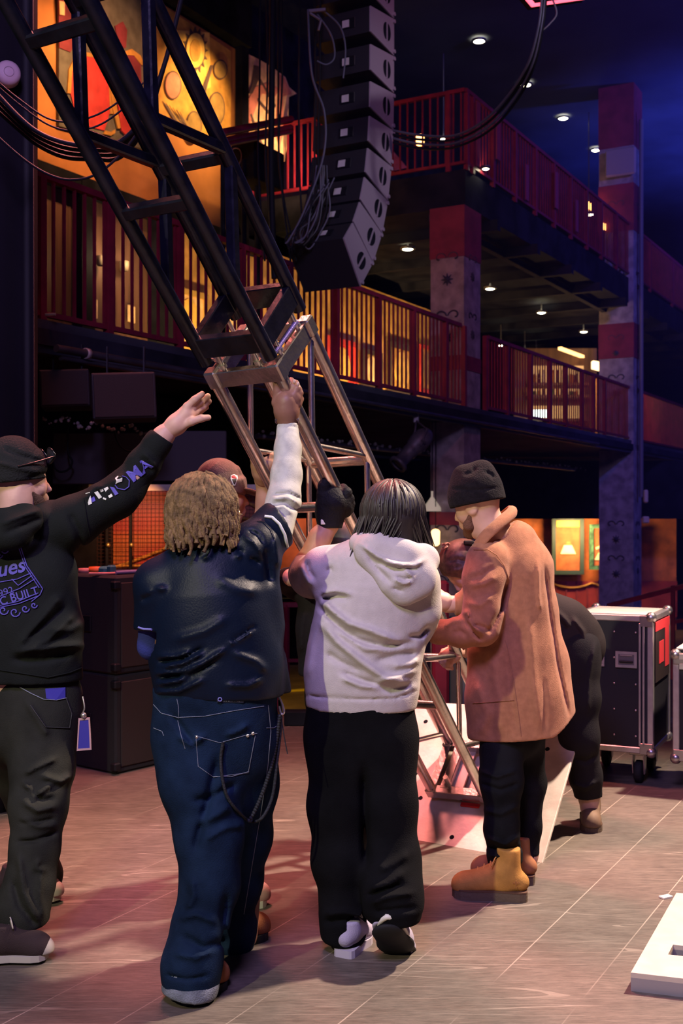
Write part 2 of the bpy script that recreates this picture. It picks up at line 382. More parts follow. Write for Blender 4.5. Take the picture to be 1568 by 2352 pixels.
# walls behind the lower balcony (t = 3)
def wall_bal(name, s0, s1, z0, z1, t, m, th=.2):
    return struct(MB().box(Bal((s0 + s1) / 2, t + th / 2, (z0 + z1) / 2), (s1 - s0, th, z1 - z0), ME).build(name, m))
s520 = sx(528, 3)
wall_bal('wall_upper', -6, sx(545, 3), 5.45, 8.12, 3.0, orange)
wall_bal('wall_lower', sx(378, 3), sx(1003, 3), 2.9, 5.45, 3.0, gold)
wall_bal('wall_lower', -6, sx(378, 3), 2.9, 5.45, 3.0, wood)
wall_bal('wall_back', sx(1003, 3), 45, 2.9, 10.2, 6.5, black)
wall_bal('wall_upper', -6, sx(552, 3), 8.14, 10.2, 2.8, black)
wall_bal('wall_back', sx(545, 3), sx(1003, 3) + 6, 5.45, 10.2, 4.6, black)
wall_bal('trim_2', -6, sx(600, 3), 5.28, 5.47, 2.86, black, .16)
wall_bal('wall_house', -6, 4.4, -1.2, 2.8, 1.3, black, .3)
wall_bal('wall_house', 4.4, 45, -1.2, 2.8, 5.5, black, .3)
wall_bal('trim_3', -6, 45, 5.43, 5.6, 3.0, black, .02) if False else None
struct(MB().box((2.5, 50.5, 4), (70, .3, 13)).build('wall_far', black))
# lower balcony deck and fascia, upper balcony slab
struct(MB().box(Bal(19.5, 2.6, 2.9), (51, 5.4, .12), ME).build('floor', dark_soffit))
struct(MB().box(Bal(19.5, -.02, 2.91), (51, .08, .25), ME).build('trim_4', mat('fascia', (0.05, 0.048, 0.058), .6, var=.5, scale=1.2, stretch=(.3, 1, 2))))
struct(MB().box(Bal(8.0 + 18.5, 2.8, 6.05), (37, 5.6, .5), ME).build('ceiling', black))
for i in range(11):       # joists under the upper balcony
    struct(MB().box(Bal(9.0 + i * 1.7, 2.0, 5.73), (.12, 4.2, .16), ME).build('trim_5', black))
struct(MB().box(Bal(20, .5, 5.70), (24, .1, .1), ME).build('trim_6', dark_soffit))
# ---- columns
def ornament(mb, c, a, up, n, r):      # painted scrolls and a small star on a column face
    for sg in (-1, 1):
        pts = []
        for k in range(15):
            an = k / 14 * 4.4; rr = r * (1 - k / 18); pts.append(c + a * (sg * (r * 1.1 - rr * math.cos(an))) + up * (rr * math.sin(an) * .9) + n * .004)
        mb.tube(pts, .012, 4)
    for k in range(8):
        an = k * math.pi / 4; mb.tube([c - up * (r * 3.0) + n * .004, c - up * (r * 3.0 - r * .9 * math.sin(an)) + a * (r * .9 * math.cos(an)) + n * .004], [.03, .004], 4)
colm = mat('column_plaster', (0.30, 0.25, 0.25), .8, var=.3, scale=6)
colr = mat('column_red', (0.22, 0.024, 0.045), .7, var=.2, scale=4)
ink = mat('column_ornament', (0.05, 0.045, 0.06), .8)
pale = mat('column_pale_scroll', (0.42, 0.36, 0.38), .7)
def column(s, w_, d_, z0, z1, bands):
    root = empty('column', Bal(s, .25, z0)); root['kind'] = 'structure'
    MB().box(Bal(s, .25, (z0 + z1) / 2), (w_, d_, z1 - z0), ME).build('shaft', colm, root)
    for (a, b_) in bands: MB().box(Bal(s, .25, (a + b_) / 2), (w_ + .02, d_ + .02, b_ - a), ME).build('painted_band', colr, root)
    mb = MB()
    for zc in [z0 + 2.55, z0 + 1.85, z0 + 5.5, z0 + 6.3, z0 + 7.6, z0 + 9.0]:
        if zc > z1 - .6: continue
        ornament(mb, Bal(s - w_ / 2, .25, zc), NB, ZU, -EV, .10)
        ornament(mb, Bal(s, .25 - d_ / 2, zc), EV, ZU, -NB, .08)
    mb.build('painted_ornament', ink, root)
    return root
sc1 = sx(1066) + .29
column(sc1, .58, .5, -1.2, 5.8, [(5.1, 5.8), (3.55, 3.75), (1.42, 1.60)])
sc2 = sx(1455, -.1) + .31
column(sc2, .62, .7, -1.2, 10.2, [(8.95, 10.2), (7.25, 8.2), (4.7, 5.4)])
MB().box(Bal(sc2 - .45, .12, 8.6), (.08, .62, .55), ME, .03).build('wall_box', mat('pale_box', (.34, .28, .26), .6)); tag(bpy.data.objects['wall_box'], 'pale square box fixed high on the far column', 'box')
o = MB().cyl(Bal(sc2 - .1, -.2, 1.9), Bal(sc2 - .1, -.2, 9.5), .045, n=8).build('conduit', mat('conduit_grey', (.16, .15, .16), .6)); tag(o, 'thin grey vertical conduit running up the far column', 'pipe')

# ---- red balcony railings
def railing(s0, s1, z0, z1, label, posts, step=.115, t=0.0, axis=None, org=None, thick=None):
    f = (lambda s, z, tt=0: Bal(s, t + tt, z)) if axis is None else axis
    root = empty('balcony_railing', f(s0, z0), label, 'railing', 'red balcony railings')
    MB().bar(f(s0, z1), f(s1, z1), .06, .05).build('top_rail', redm, root)
    MB().bar(f(s0, z0 + .06), f(s1, z0 + .06), .04, .04).build('bottom_rail', redm, root)
    mb = MB(); n = int((s1 - s0) / step)
    for k in range(n): s = s0 + (k + .5) * (s1 - s0) / n; mb.bar(f(s, z0 + .06), f(s, z1), .021, .021, up=EV)
    mb.build('baluster_row', redm, root)
    for s in posts: MB().bar(f(s, z0 - .04), f(s, z1 + .01), .062, .062, up=EV).build('post', redm, root)
    return root
railing(sx(60), sc1 - .42, 3.03, 4.13, 'long red barred railing along the lower balcony, in front of the gold pictures', [sx(x) for x in (95, 250, 412, 555, 664, 773, 870, 950, 1023, 1066)])
railing(sc1 + .55, 22.5, 3.03, 4.10, 'red barred railing of the lower balcony beyond the painted column, before the bar', [sx(x) for x in (1115, 1165, 1218, 1262, 1300, 1335, 1362, 1388)])
railing(8.0, 24.5, 6.33, 7.38, 'red barred railing on the front edge of the upper balcony', [8.05, 8.25, 9.0, 9.9, 10.8, 11.7, 12.6, 13.5, 14.4, 15.4, 16.4, 18, 20, 22])
railing(0, 4.2, 6.33, 7.38, 'short red railing on the return end of the upper balcony', [0.25, 1.3, 2.4, 3.5], axis=lambda s, z, tt=0: Bal(8.0, s, z))
bc_ = mat('dull_red_cloth', (.26, .03, .06), .8)
for (sa, sb, za, zb, q) in ((8.25, 8.36, 6.4, 7.3, 'nearest the corner post'), (9.0, 9.14, 6.7, 7.35, 'second from the corner'), (10.2, 10.34, 6.4, 6.95, 'third from the corner, low'), (11.6, 11.75, 6.6, 7.2, 'fourth from the corner'), (12.7, 12.82, 6.45, 7.0, 'farthest from the corner')):
    tag(MB().box(Bal((sa + sb) / 2, -.06, (za + zb) / 2), (sb - sa, .02, zb - za), ME).build('banner', bc_), 'dull red banner strip on the upper balcony railing, ' + q, 'banner', 'banner strips on the upper railing')

# ---- downlights
glow = mat('lamp_lens', (1, .95, .75), .4, emit=(1.0, .93, .62), estr=28.0)
rimm = mat('lamp_trim', (.12, .11, .12), .4, .5)
def downlight(x, y, z, label, r=.075, power=22, hang=0):
    d = (z - EYE) * F / (CY - y); c = P(x, y, d)
    root = empty('downlight', c, label, 'lamp', 'ceiling downlights')
    MB().lathe(c + ZU * .03, (0, 0, -1), [(r * 1.35, 0), (r * 1.35, .035), (r, .04), (r, 0.02)], 14).build('trim_ring', rimm, root)
    MB().lathe(c + ZU * .03, (0, 0, -1), [(0, .05), (r * .6, .047), (r, .03)], 14).build('lens', glow, root)
    if hang: MB().cyl(c, c + ZU * hang, .012, n=6).build('stem', rimm, root)
    if power: lamp('SPOT', 'downlight_beam', c - ZU * .06, c - ZU * 3, power, (1, .85, .55), spot_size=R(70), spot_blend=.6, shadow_soft_size=.05)
pos = ['nearest of the row high in the hall ceiling', 'second along the row high in the hall ceiling', 'third along the row high in the hall ceiling', 'last of the row high in the hall ceiling, beside the far column']
for (x, y), q in zip(((1100, 95), (1207, 195), (1293, 272), (1368, 345)), pos): downlight(x, y, 10.15, 'glowing downlight, ' + q, .10, 0)
pos = ['nearest of the row under the upper balcony, by the painted column', 'second of the row under the upper balcony', 'third of the row under the upper balcony', 'farthest of the row under the upper balcony']
for (x, y), q in zip(((936, 572), (1125, 663), (1243, 718), (1340, 762)), pos): downlight(x, y, 5.60, 'glowing downlight, ' + q, .085, 4, .2)
for (x, y, z, q) in ((1150, 793, 5.3, 'leftmost of three small lights above the bar'), (1205, 806, 5.3, 'middle of three small lights above the bar'), (1231, 817, 5.3, 'rightmost of three small lights above the bar')):
    downlight(x, y, z, 'small bright light, ' + q, .06, 0, .45)
downlight(1018, 319, 8.6, 'small white light above the return railing of the upper balcony', .055, 0, 1.6)
downlight(1115, 387, 6.43, 'small white light at the foot of the upper railing, near its corner', .05, 0)
downlight(1352, 493, 8.0, 'bright warm light behind the far end of the upper railing', .10, 0, 2.3)
o = MB().lathe(P(964, 322, 18.5), (0, 0, 1), [(.05, -.08), (.07, -.06), (.07, .07), (.04, .09)], 10).build('lantern', mat('amber_lamp', (1, .5, .2), .5, emit=(1, .42, .12), estr=9))
tag(o, 'small amber lantern glowing behind the upper balcony return', 'lamp')
for k, (x, y, w_, h_, q) in enumerate(((1275, 458, .26, .10, 'low amber glow box left of the bright light, upper balcony'), (1350, 473, .24, .14, 'amber glow box above the bright light, upper balcony'), (1386, 521, .16, .12, 'amber glow box right of and below the bright light, upper balcony'))):
    o = MB().box(P(x, y, 23), (w_, .1, h_), ME, .02).build('lamp_box', MATS['amber_lamp']); tag(o, q, 'lamp'); b0 = P(x, y, 23); MB().cyl(V((b0.x, b0.y, 6.3)), b0, .02, n=6).build('stand', black, o)

# ---- painted murals on the upper wall (cut-out relief panels, generic shapes)
def paint(name, pts, t, th, m, parent): return MB().prism([W(x, y, t) for x, y in pts], -NB * th).build(name, m, parent)
def oval(x, y, rx, ry, n=22): return [(x + rx * math.cos(2 * math.pi * k / n), y + ry * math.sin(2 * math.pi * k / n)) for k in range(n)]
cM = lambda n, c, **k: mat(n, c, .75, var=k.get('var', .25), scale=k.get('scale', 6))
m_red = cM('mural_red', (.55, .045, .04)); m_maroon = cM('mural_maroon', (.20, .03, .04)); m_grey = cM('mural_grey', (.13, .12, .09)); m_och = cM('mural_ochre', (.52, .26, .05))
m_yel = cM('mural_yellow', (.75, .45, .10)); m_pink = cM('mural_pink', (.62, .22, .14)); m_olive = cM('mural_olive', (.28, .17, .05)); m_line = cM('mural_line', (.10, .06, .05)); m_cream = cM('mural_cream', (.80, .52, .25))
t3 = 2.99
root = empty('mural', W(230, 300, t3), 'mural panel with a red arched shape on a grey-green ground', 'mural', 'wall murals')
paint('ground', [(131, -110), (332, -12), (332, 345), (131, 290)], t3, .03, m_grey, root)
paint('arched_shape', [(160, 215), (163, 165), (175, 138), (195, 130), (215, 133), (235, 150), (248, 200), (250, 260), (238, 300), (205, 292), (172, 262)], t3 - .03, .015, m_red, root)
paint('arch_border', [(152, 215), (156, 160), (170, 130), (195, 121), (222, 125), (243, 148), (257, 205), (258, 262), (250, 262), (248, 200), (235, 150), (215, 133), (195, 130), (175, 138), (163, 165), (160, 215)], t3 - .03, .02, m_och, root)
paint('second_arch', [(262, 240), (268, 150), (285, 125), (305, 128), (322, 150), (326, 290), (312, 325), (288, 312)], t3 - .03, .014, m_maroon, root)
paint('second_border', [(280, 120), (300, 113), (320, 128), (330, 150), (322, 150), (305, 128), (285, 127)], t3 - .03, .02, m_och, root)
paint('gold_stem', [(247, 165), (254, 163), (266, 250), (276, 295), (268, 296), (256, 250)], t3 - .04, .02, m_och, root)
paint('gold_scroll', [(240, 300), (252, 304), (262, 298), (262, 306), (252, 312), (236, 308)], t3 - .04, .02, m_och, root)
paint('lower_red', [(268, 240), (300, 262), (318, 300), (300, 322), (276, 300)], t3 - .046, .02, m_red, root)
paint('dark_figure', [(262, 60), (280, 50), (290, 70), (287, 110), (270, 112)], t3 - .03, .016, m_maroon, root)
paint('top_maroon', [(131, -60), (175, -60), (185, 10), (180, 90), (160, 120), (135, 110)], t3 - .03, .012, m_maroon, root)
paint('pale_patch', [(135, 2), (147, 5), (147, 36), (136, 34)], t3 - .045, .012, m_cream, root)
root2 = empty('mural', W(430, 250, t3), 'ochre mural panel with a yellow sun disc and leaf shapes', 'mural', 'wall murals')
paint('ground', [(338, -8), (526, 118), (526, 300), (500, 320), (338, 290)], t3, .03, m_och, root2)
paint('sun_glow', [(405, 70), (480, 75), (482, 200), (455, 215), (430, 195)], t3 - .03, .01, m_yel, root2)
mb = MB()
for k in range(16):
    a = 2 * math.pi * k / 16; ca, sa = math.cos(a), math.sin(a)
    mb.prism([W(447 + 22 * ca - 4 * sa, 116 + 42 * sa + 5 * ca, t3 - .04), W(447 + 30 * ca, 116 + 55 * sa, t3 - .04), W(447 + 22 * ca + 4 * sa, 116 + 42 * sa - 5 * ca, t3 - .04)], -NB * .012)
mb.build('sun_rays', m_line, root2)
paint('sun_rim', oval(447, 116, 23, 43), t3 - .045, .015, m_line, root2)
paint('sun_disc', oval(447, 116, 21, 40), t3 - .055, .015, m_yel, root2)
paint('sun_core', oval(447, 116, 12, 26), t3 - .068, .012, m_och, root2)
for (x, y, rx, ry, m_) in ((396, 196, 17, 30, m_pink), (496, 250, 17, 36, m_olive), (444, 290, 16, 32, m_olive), (505, 160, 14, 20, m_olive)):
    paint('medallion_rim', oval(x, y, rx + 2, ry + 3), t3 - .04, .012, m_line, root2); paint('medallion', oval(x, y, rx, ry), t3 - .05, .012, m_, root2)
for k in range(6): paint('leaf', [(372 + 8 * k, 232 + 5 * k), (388 + 8 * k, 250 + 8 * k), (420 + 5 * k, 292 + 2 * k), (400 + 6 * k, 280)], t3 - .04 - .004 * k, .01, m_olive if k % 2 else m_line, root2)
paint('stem', [(482, 150), (488, 150), (470, 215), (452, 232), (462, 205)], t3 - .04, .012, m_line, root2)
root3 = empty('mural', W(610, 250, t3), 'pale pink mural panel with a pointed right edge, farthest along the wall', 'mural', 'wall murals')
paint('ground', [(562, 124), (590, 138), (615, 152), (650, 178), (658, 200), (676, 216), (658, 224), (655, 330), (648, 372), (636, 362), (560, 340)], t3, .04, m_cream, root3)
paint('pink_shape', [(562, 240), (585, 200), (615, 190), (640, 205), (630, 222), (600, 215), (585, 250), (570, 290)], t3 - .04, .014, m_pink, root3)
paint('dark_loop', [(582, 150), (592, 152), (594, 180), (578, 215), (570, 215), (578, 190)], t3 - .05, .014, m_line, root3)
paint('pink_edge', [(640, 170), (652, 180), (668, 216), (648, 222), (650, 300), (640, 340), (632, 300)], t3 - .045, .014, m_pink, root3)
mb = MB()
for (a, b_) in (((592, 175), (632, 245)), ((590, 228), (620, 262)), ((575, 262), (600, 330))): mb.bar(W(*a, t3 - .05), W(*b_, t3 - .05), .05, .012, up=NB)
mb.build('painted_stroke', m_line, root3)
struct(MB().box(Bal(sx(546, 3), 2.92, 7.0), (.16, .12, 3.4), ME).build('trim_7', black))
# rails and dark plant standing before the third mural
f_ = lambda x, y, d: P(x, y, d)
mb = MB()
for k, (dy, r) in enumerate(((0, .045), (18, .035), (28, .03))): mb.cyl(P(505, 306 + dy, 12.6), P(668, 274 + dy, 14.0), r, n=8)
rl = tag(mb.build('rail', redm), 'dark red triple rail crossing in front of the pink mural', 'railing')
for x, d in ((512, 12.66), (560, 13.07)): p_ = P(x, 306, d); MB().cyl(V((p_.x, p_.y, 2.97)), V((p_.x, p_.y, 5.65)), .03, n=8).build('post', black, rl)
eq = empty('equipment_box', P(590, 420, 13.9), 'black equipment box with a pale ring on it, below the pink mural', 'box')
MB().box(P(592, 385, 13.9), (.66, .36, .46), ME, .02).build('body', black, eq); p_ = P(592, 385, 13.9)
MB().cyl(V((p_.x, p_.y, 2.97)), p_, .04, n=8).build('stand', black, eq)
pr_ = p_ - EV * .335; MB().tube([pr_ + NB * (.10 + .09 * math.cos(k * math.pi / 12)) + ZU * (.05 + .11 * math.sin(k * math.pi / 12)) for k in range(25)], .008, 6).build('ring', mat('ring_dull', (.22, .15, .18), .5), eq)

# ---- framed pictures on the gold wall of the lower balcony, doors with notices on the left
frm = mat('dark_frame', (.05, .03, .025), .5); fr2 = mat('gilt_frame', (.5, .30, .08), .45)
def picture(x0, y0, x1, y1, t, label, art, fm, pattern=0):
    za, zb = zx(x0, y0, t), zx(x0, y1, t); s0, s1 = sx(x0, t), sx(x1, t)
    q = lambda s, z: Bal(s, t - .02, z)
    root = empty('picture', q((s0 + s1) / 2, zb), label, 'picture', 'framed pictures on the gold wall'); b_ = .06 * (s1 - s0) + .03
    MB().frame([q(s0, zb), q(s1, zb), q(s1, za), q(s0, za)], [q(s0 + b_, zb + b_), q(s1 - b_, zb + b_), q(s1 - b_, za - b_), q(s0 + b_, za - b_)], -NB * .05).build('frame', fm, root)
    MB().prism([q(s0 + b_, zb + b_), q(s1 - b_, zb + b_), q(s1 - b_, za - b_), q(s0 + b_, za - b_)], -NB * .015).build('canvas', art, root)
    sm, zm = (s0 + s1) / 2, (za + zb) / 2; w_, h_ = (s1 - s0) * .27, (za - zb) * .33
    MB().prism([q(sm + w_ * math.cos(a), zm + h_ * math.sin(a) * (1 if math.sin(a) < 0 else 1.1)) - NB * .018 for a in [k * math.pi / 9 for k in range(18)]], -NB * .01).build('painted_shape', [m_yel, m_cream, m_pink, m_olive][pattern % 4], root)
    return root
tt = 2.96
picture(388, 655, 470, 800, tt, 'gilt-edged picture behind the railing, close to the panelled doors', m_cream, fr2, 0)
picture(505, 690, 555, 790, tt, 'picture glimpsed through the black truss, behind the railing', m_yel, frm, 1)
picture(745, 770, 815, 900, tt, 'picture with an ornate red rim, first to the right of the truss', m_red, m_red, 0)
picture(826, 800, 872, 890, tt, 'small dark-framed picture between two bright pictures', m_olive, frm, 1)
picture(887, 782, 950, 905, tt, 'tall black-framed picture with a bright arched figure', m_och, frm, 0)
picture(960, 790, 992, 900, tt, 'last picture on the gold wall, by the dark corner', m_och, m_red, 3)
for k, (x0, y0, x1, y1, lb) in enumerate(((199, 684, 222, 727, 'double pale notice on the brown door panel'), (292, 700, 308, 738, 'small pale notice with a drawing on the brown door panel'))):
    tag(paint('notice', [(x0, y0), (x1, y0 + 5), (x1, y1 + 5), (x0, y1)], 2.98, .015, m_cream, None), lb, 'notice')
for x in (182, 352, 372): struct(MB().box(Bal(sx(x, 3), 2.93, 4.2), (.22, .16, 2.5), ME).build('trim_8', black))
# warm wall lamps: sconces on the doors, picture lights at the foot of the gold wall, spots over the murals
warm = (1.0, .62, .22)
for k, (x, y, lb) in enumerate(((232, 600, 'small wall sconce glowing on the left brown door panel'), (285, 612, 'small wall sconce glowing on the right brown door panel'))):
    c = W(x, y, 2.90); o = MB().lathe(c, (0, 0, 1), [(.02, -.06), (.05, -.05), (.06, .06), (.03, .07)], 10).build('sconce', mat('sconce_shade', (.2, .15, .1), .5)); tag(o, lb, 'lamp', 'wall sconces')
    lamp('POINT', 'sconce_light', c - NB * .22 + ZU * .05, c, 9, (1, .66, .34), shadow_soft_size=.04)
for x in (420, 520, 640, 740, 810, 880, 930, 975):
    c = Bal(sx(x, 2.0), 1.9, 3.12)
    lamp('SPOT', 'picture_uplight', c, Bal(sx(x, 3), 3.0, 4.3), 150, warm, spot_size=R(105), spot_blend=.9, shadow_soft_size=.1)
lamp('SPOT', 'mural_light', Bal(sx(440, 3), 1.5, 7.6), Bal(sx(448, 3), 3, 7.0), 380, (1, .58, .22), spot_size=R(70), spot_blend=.9)
lamp('SPOT', 'mural_light', Bal(sx(215, 3), .6, 7.9), Bal(sx(215, 3), 3, 6.4), 420, (1, .45, .20), spot_size=R(80), spot_blend=.9)
lamp('SPOT', 'mural_light', Bal(sx(95, 3), 1.2, 7.4), Bal(sx(95, 3), 3, 6.3), 260, (1, .50, .20), spot_size=R(70), spot_blend=.9)
lamp('SPOT', 'mural_light', Bal(sx(610, 3), 1.5, 6.2), Bal(sx(612, 3), 3, 6.7), 380, (1, .55, .30), spot_size=R(70), spot_blend=.8)
lamp('SPOT', 'corner_glow', Bal(9.6, 2.6, 6.9), Bal(10.2, 4.6, 7.0), 160, (1, .30, .22), spot_size=R(60), spot_blend=.5)
o = MB().prism([P(893, 395, 17.6), P(893, 335, 17.6), P(935, 385, 17.6)], (0, .06, 0)).build('glow_triangle', cM('glow_salmon', (.75, .22, .15))); tag(o, 'salmon triangle put in for the orange glow beside the speaker array, upper balcony', 'panel')  # salmon triangle puts the orange glow of the back wall into colour
lamp('SPOT', 'glow_triangle_light', P(910, 470, 17.0), P(905, 370, 17.6), 45, (1, .5, .3), spot_size=R(60))

# ---- bar at the far end of the lower balcony
barr = empty('back_bar', P(1268, 970, 25), 'lit back bar with shelves behind the lower balcony railing', 'bar')
bk = mat('backlit_panel', (.35, .2, .1), .6, emit=(1, .55, .22), estr=.75)
for (y0, y1) in ((840, 880), (893, 908), (932, 962)):
    MB().prism([P(1222, y1, 25.3), P(1340, y1, 25.3), P(1340, y0, 25.3), P(1222, y0, 25.3)], (0, .05, 0)).build('backlit_panel', bk, barr)
for y in (884, 912, 966): MB().box(P(1280, y, 25.0), (1.35, .4, .06)).build('shelf', wood, barr)
MB().prism([P(1180, 1010, 25.35), P(1370, 1010, 25.35), P(1370, 800, 25.35), P(1180, 800, 25.35)], (0, .1, 0)).build('back_panel', wood, barr)
bm = [mat('bottle_amber', (.35, .14, .03), .15), mat('bottle_green', (.05, .12, .04), .15), mat('bottle_clear', (.5, .42, .33), .1), mat('bottle_dark', (.05, .03, .03), .2)]
kinds = ['amber', 'green', 'clear', 'dark']
for row, (y, nm) in enumerate(((881, 'top shelf'), (909, 'middle shelf'))):
    for k in range(11):
        c = P(1228 + k * 10.5, y, 25.0); h = .30 if row == 0 else .15
        o = MB().lathe(c, (0, 0, 1), [(0, 0), (.037, 0), (.037, h * .6), (.014, h * .75), (.014, h), (0, h)], 8).build('bottle', bm[(k * 7 + row) % 4])
        tag(o, 'bottle standing in the row on the %s of the back bar' % nm, 'bottle', 'bottles on the %s of the back bar' % nm)
o = MB().box(P(1243, 950, 24.6), (.36, .05, .17), None, .02).build('light_sign', mat('white_sign', (.8, .9, .9), .4, emit=(.75, .95, .9), estr=5)); tag(o, 'small white lit sign below the bottle shelves', 'sign')
o = MB().box(P(1176 + 190, 950, 24), (.09, .09, 1.45)).build('post', mat('lit_post', (.5, .25, .08), .6, var=.2, scale=4)); tag(o, 'ochre post beside the bar', 'post')
lamp('POINT', 'bar_light', P(1330, 880, 23.6), (0, 0, 0), 60, (1, .6, .25), shadow_soft_size=.15)
o = MB().bar(P(1285, 800, 24.5), P(1345, 822, 25.5), .08, .06).build('light_strip', mat('strip_amber', (1, .6, .25), .5, emit=(1, .55, .2), estr=3)); tag(o, 'slanting amber light strip above the bar', 'lamp')
o = MB().prism([P(1362, 828, 24.5), P(1382, 832, 24.5), P(1380, 850, 24.5), P(1362, 845, 24.5)], (0, .2, 0)).build('glowing_lamp', mat('shade_glow', (1, .8, .5), .6, emit=(1, .7, .35), estr=3)); tag(o, 'small cream lamp shade glowing by the post at the bar', 'lamp')

# ---- ground level beyond the stage
def cord(x, y, d, h, par): MB().cyl(P(x, y, d), P(x, y, d) + ZU * h, .006, n=6).build('cord', black, par)
ent = mat('orange_lit_wall', (.52, .15, .045), .7, var=.35, scale=3)
fw = MB().box(P(1330, 1330, 27) + V((0, .1, 0)), (4.6, .2, 3.1)).build('wall_house', ent); struct(fw)
MB().box(P(1330, 1376, 26.95), (4.6, .1, .85)).build('wainscot', mat('red_wainscot', (.30, .04, .035), .5, var=.2, scale=3)); struct(bpy.data.objects['wainscot'])
mb = MB(); pts = []
for k in range(25): x = 1150 + k * 13; pts.append(P(x, 1338 + 12 * abs(math.sin((x - 1265) / 95 * math.pi)) ** .8 * (1 if True else 0), 26.85))
mb.tube(pts, .03, 5); struct(mb.build('trim_9', m_och))
for x in range(1180, 1420, 24): struct(MB().box(P(x, 1376, 26.88), (.03, .03, .85)).build('trim_9', m_maroon))
def far_picture(x0, y0, x1, y1, d, lb, fm, shapes):
    root = empty('picture', P((x0 + x1) / 2, y1, d), lb, 'picture', 'framed pictures on the far orange wall'); b_ = 9
    q = lambda x, y: P(x, y, d)
    MB().frame([q(x0, y1), q(x1, y1), q(x1, y0), q(x0, y0)], [q(x0 + b_, y1 - b_), q(x1 - b_, y1 - b_), q(x1 - b_, y0 + b_), q(x0 + b_, y0 + b_)], (0, -.09, 0)).build('frame', fm, root)
    MB().prism([q(x0 + b_, y1 - b_), q(x1 - b_, y1 - b_), q(x1 - b_, y0 + b_), q(x0 + b_, y0 + b_)], (0, -.03, 0)).build('canvas', cM('canvas_rust', (.33, .10, .035)), root)
    for (pp, m_) in shapes: MB().prism([q(*p) - V((0, .035, 0)) for p in pp], (0, -.02, 0)).build('painted_shape', m_, root)
gm = mat('green_frame', (.05, .13, .07), .5, var=.6, scale=14); crm = cM('painted_cream', (.85, .78, .42), var=.08)
far_picture(1266, 1186, 1339, 1319, 26.7, 'narrow dark-framed picture with a small white skirt-like shape', mat('blackgreen_frame', (.03, .055, .05), .5),
            [([(1294, 1252), (1312, 1252), (1321, 1272), (1286, 1272)], crm), ([(1300, 1244), (1308, 1244), (1311, 1252), (1297, 1252)], m_olive), ([(1277, 1196), (1329, 1196), (1329, 1210), (1277, 1210)], mat('canvas_yellow_glow', (.9, .5, .05), .5, emit=(1, .5, .05), estr=.5))])  # yellow strip across the canvas is given a glow of its own
far_picture(1352, 1204, 1440, 1308, 26.6, 'wider green-framed picture with a pale bell-shaped figure', gm,
            [([(1380, 1258), (1394, 1258), (1414, 1286), (1364, 1286)], crm), ([(1366, 1258), (1386, 1248), (1396, 1249), (1406, 1258), (1402, 1262), (1392, 1255), (1384, 1255), (1368, 1262)], crm), ([(1385, 1266), (1388, 1266), (1388, 1277), (1386, 1277)], m_maroon)])
lamp('AREA', 'lobby_light', P(1330, 1215, 25.9), P(1335, 1290, 27), 80, (1, .62, .28), shape='DISK', size=.6)
struct(MB().box(P(1290, 1125, 25.5), (9, .3, 1.30)).build('wall_bulkhead', black))
# dark column at the far right with fittings, red ramp rail
for k, (y0, y1) in enumerate(((1125, 1155), (1186, 1202))):
    o = MB().box(P(1482, (y0 + y1) / 2, 20.8), (.08 + .04 * k, .1, (y1 - y0) / F * 20.8), None, .02).build('wall_fitting', mat('pale_fitting', (.6, .5, .38), .5)); tag(o, ['tall narrow pale fitting on the far column edge', 'small square pale fitting on the far column edge'][k], 'fitting')
rr = empty('ramp_railing', P(1400, 1390, 15), 'red ramp railing sloping up behind the road cases', 'railing')
MB().bar(P(1395, 1392, 15), P(1640, 1328, 15), .06, .06).build('top_rail', redm, rr); MB().bar(P(1440, 1450, 15), P(1640, 1410, 15), .045, .045).build('bottom_rail', redm, rr)
for x in (1545, 1600): MB().bar(P(x, 1345, 15), P(x, 1560, 15), .05, .05, up=EV).build('post', redm, rr)
o = MB().lathe(P(992, 1170, 15.6), (0, 0, 1), [(.125, -.025), (.12, .025), (.015, .175), (.015, .25)], 16).build('pendant_lamp', mat('cream_shade', (.85, .75, .6), .5, emit=(1, .85, .6), estr=.25)); tag(o, 'cream cone-shaped pendant lamp beside the column', 'lamp'); cord(992, 1135, 15.6, 1.0, o)
o = MB().lathe(P(1000, 1250, 15.5), (0, 0, 1), [(.025, -.025), (.056, 0), (.062, .175), (.04, .2), (.008, .21)], 12).build('jar_lamp', mat('jar_glow', (1, .7, .35), .5, emit=(1, .6, .25), estr=3)); tag(o, 'small glowing jar lamp hanging beside the column', 'lamp'); cord(1000, 1215, 15.5, 1.5, o)
lamp('SPOT', 'column_light', P(1020, 1150, 10.8), P(1040, 1260, 12.6), 40, (1, .75, .5), spot_size=R(50), spot_blend=.7)

# red painted partition behind wire mesh, seen between the two left men
rp = empty('painted_partition', P(420, 1700, 11.2), 'red and orange painted partition behind wire mesh under the balcony', 'partition')
def part_mat():
    m = bpy.data.materials.new('painted_waves'); m.use_nodes = True; ns, ln = nodes_of(m); b = ns['Principled BSDF']; b.inputs['Roughness'].default_value = .5
    tc = ns.new('ShaderNodeTexCoord'); mp = ns.new('ShaderNodeMapping'); ln.new(tc.outputs['Object'], mp.inputs[0]); mp.inputs['Scale'].default_value = (.9, .9, 1.3)
    nz = ns.new('ShaderNodeTexNoise'); nz.inputs['Scale'].default_value = .9; nz.inputs['Detail'].default_value = 2; ln.new(mp.outputs[0], nz.inputs['Vector'])
    rp_ = ns.new('ShaderNodeValToRGB'); ln.new(nz.outputs['Fac'], rp_.inputs[0]); e = rp_.color_ramp.elements
    e[0].position = .3; e[0].color = (.16, .025, .03, 1); e[1].position = .66; e[1].color = (.42, .15, .03, 1); k = e.new(.5); k.color = (.40, .035, .03, 1)
    ln.new(rp_.outputs[0], b.inputs['Base Color']); return m
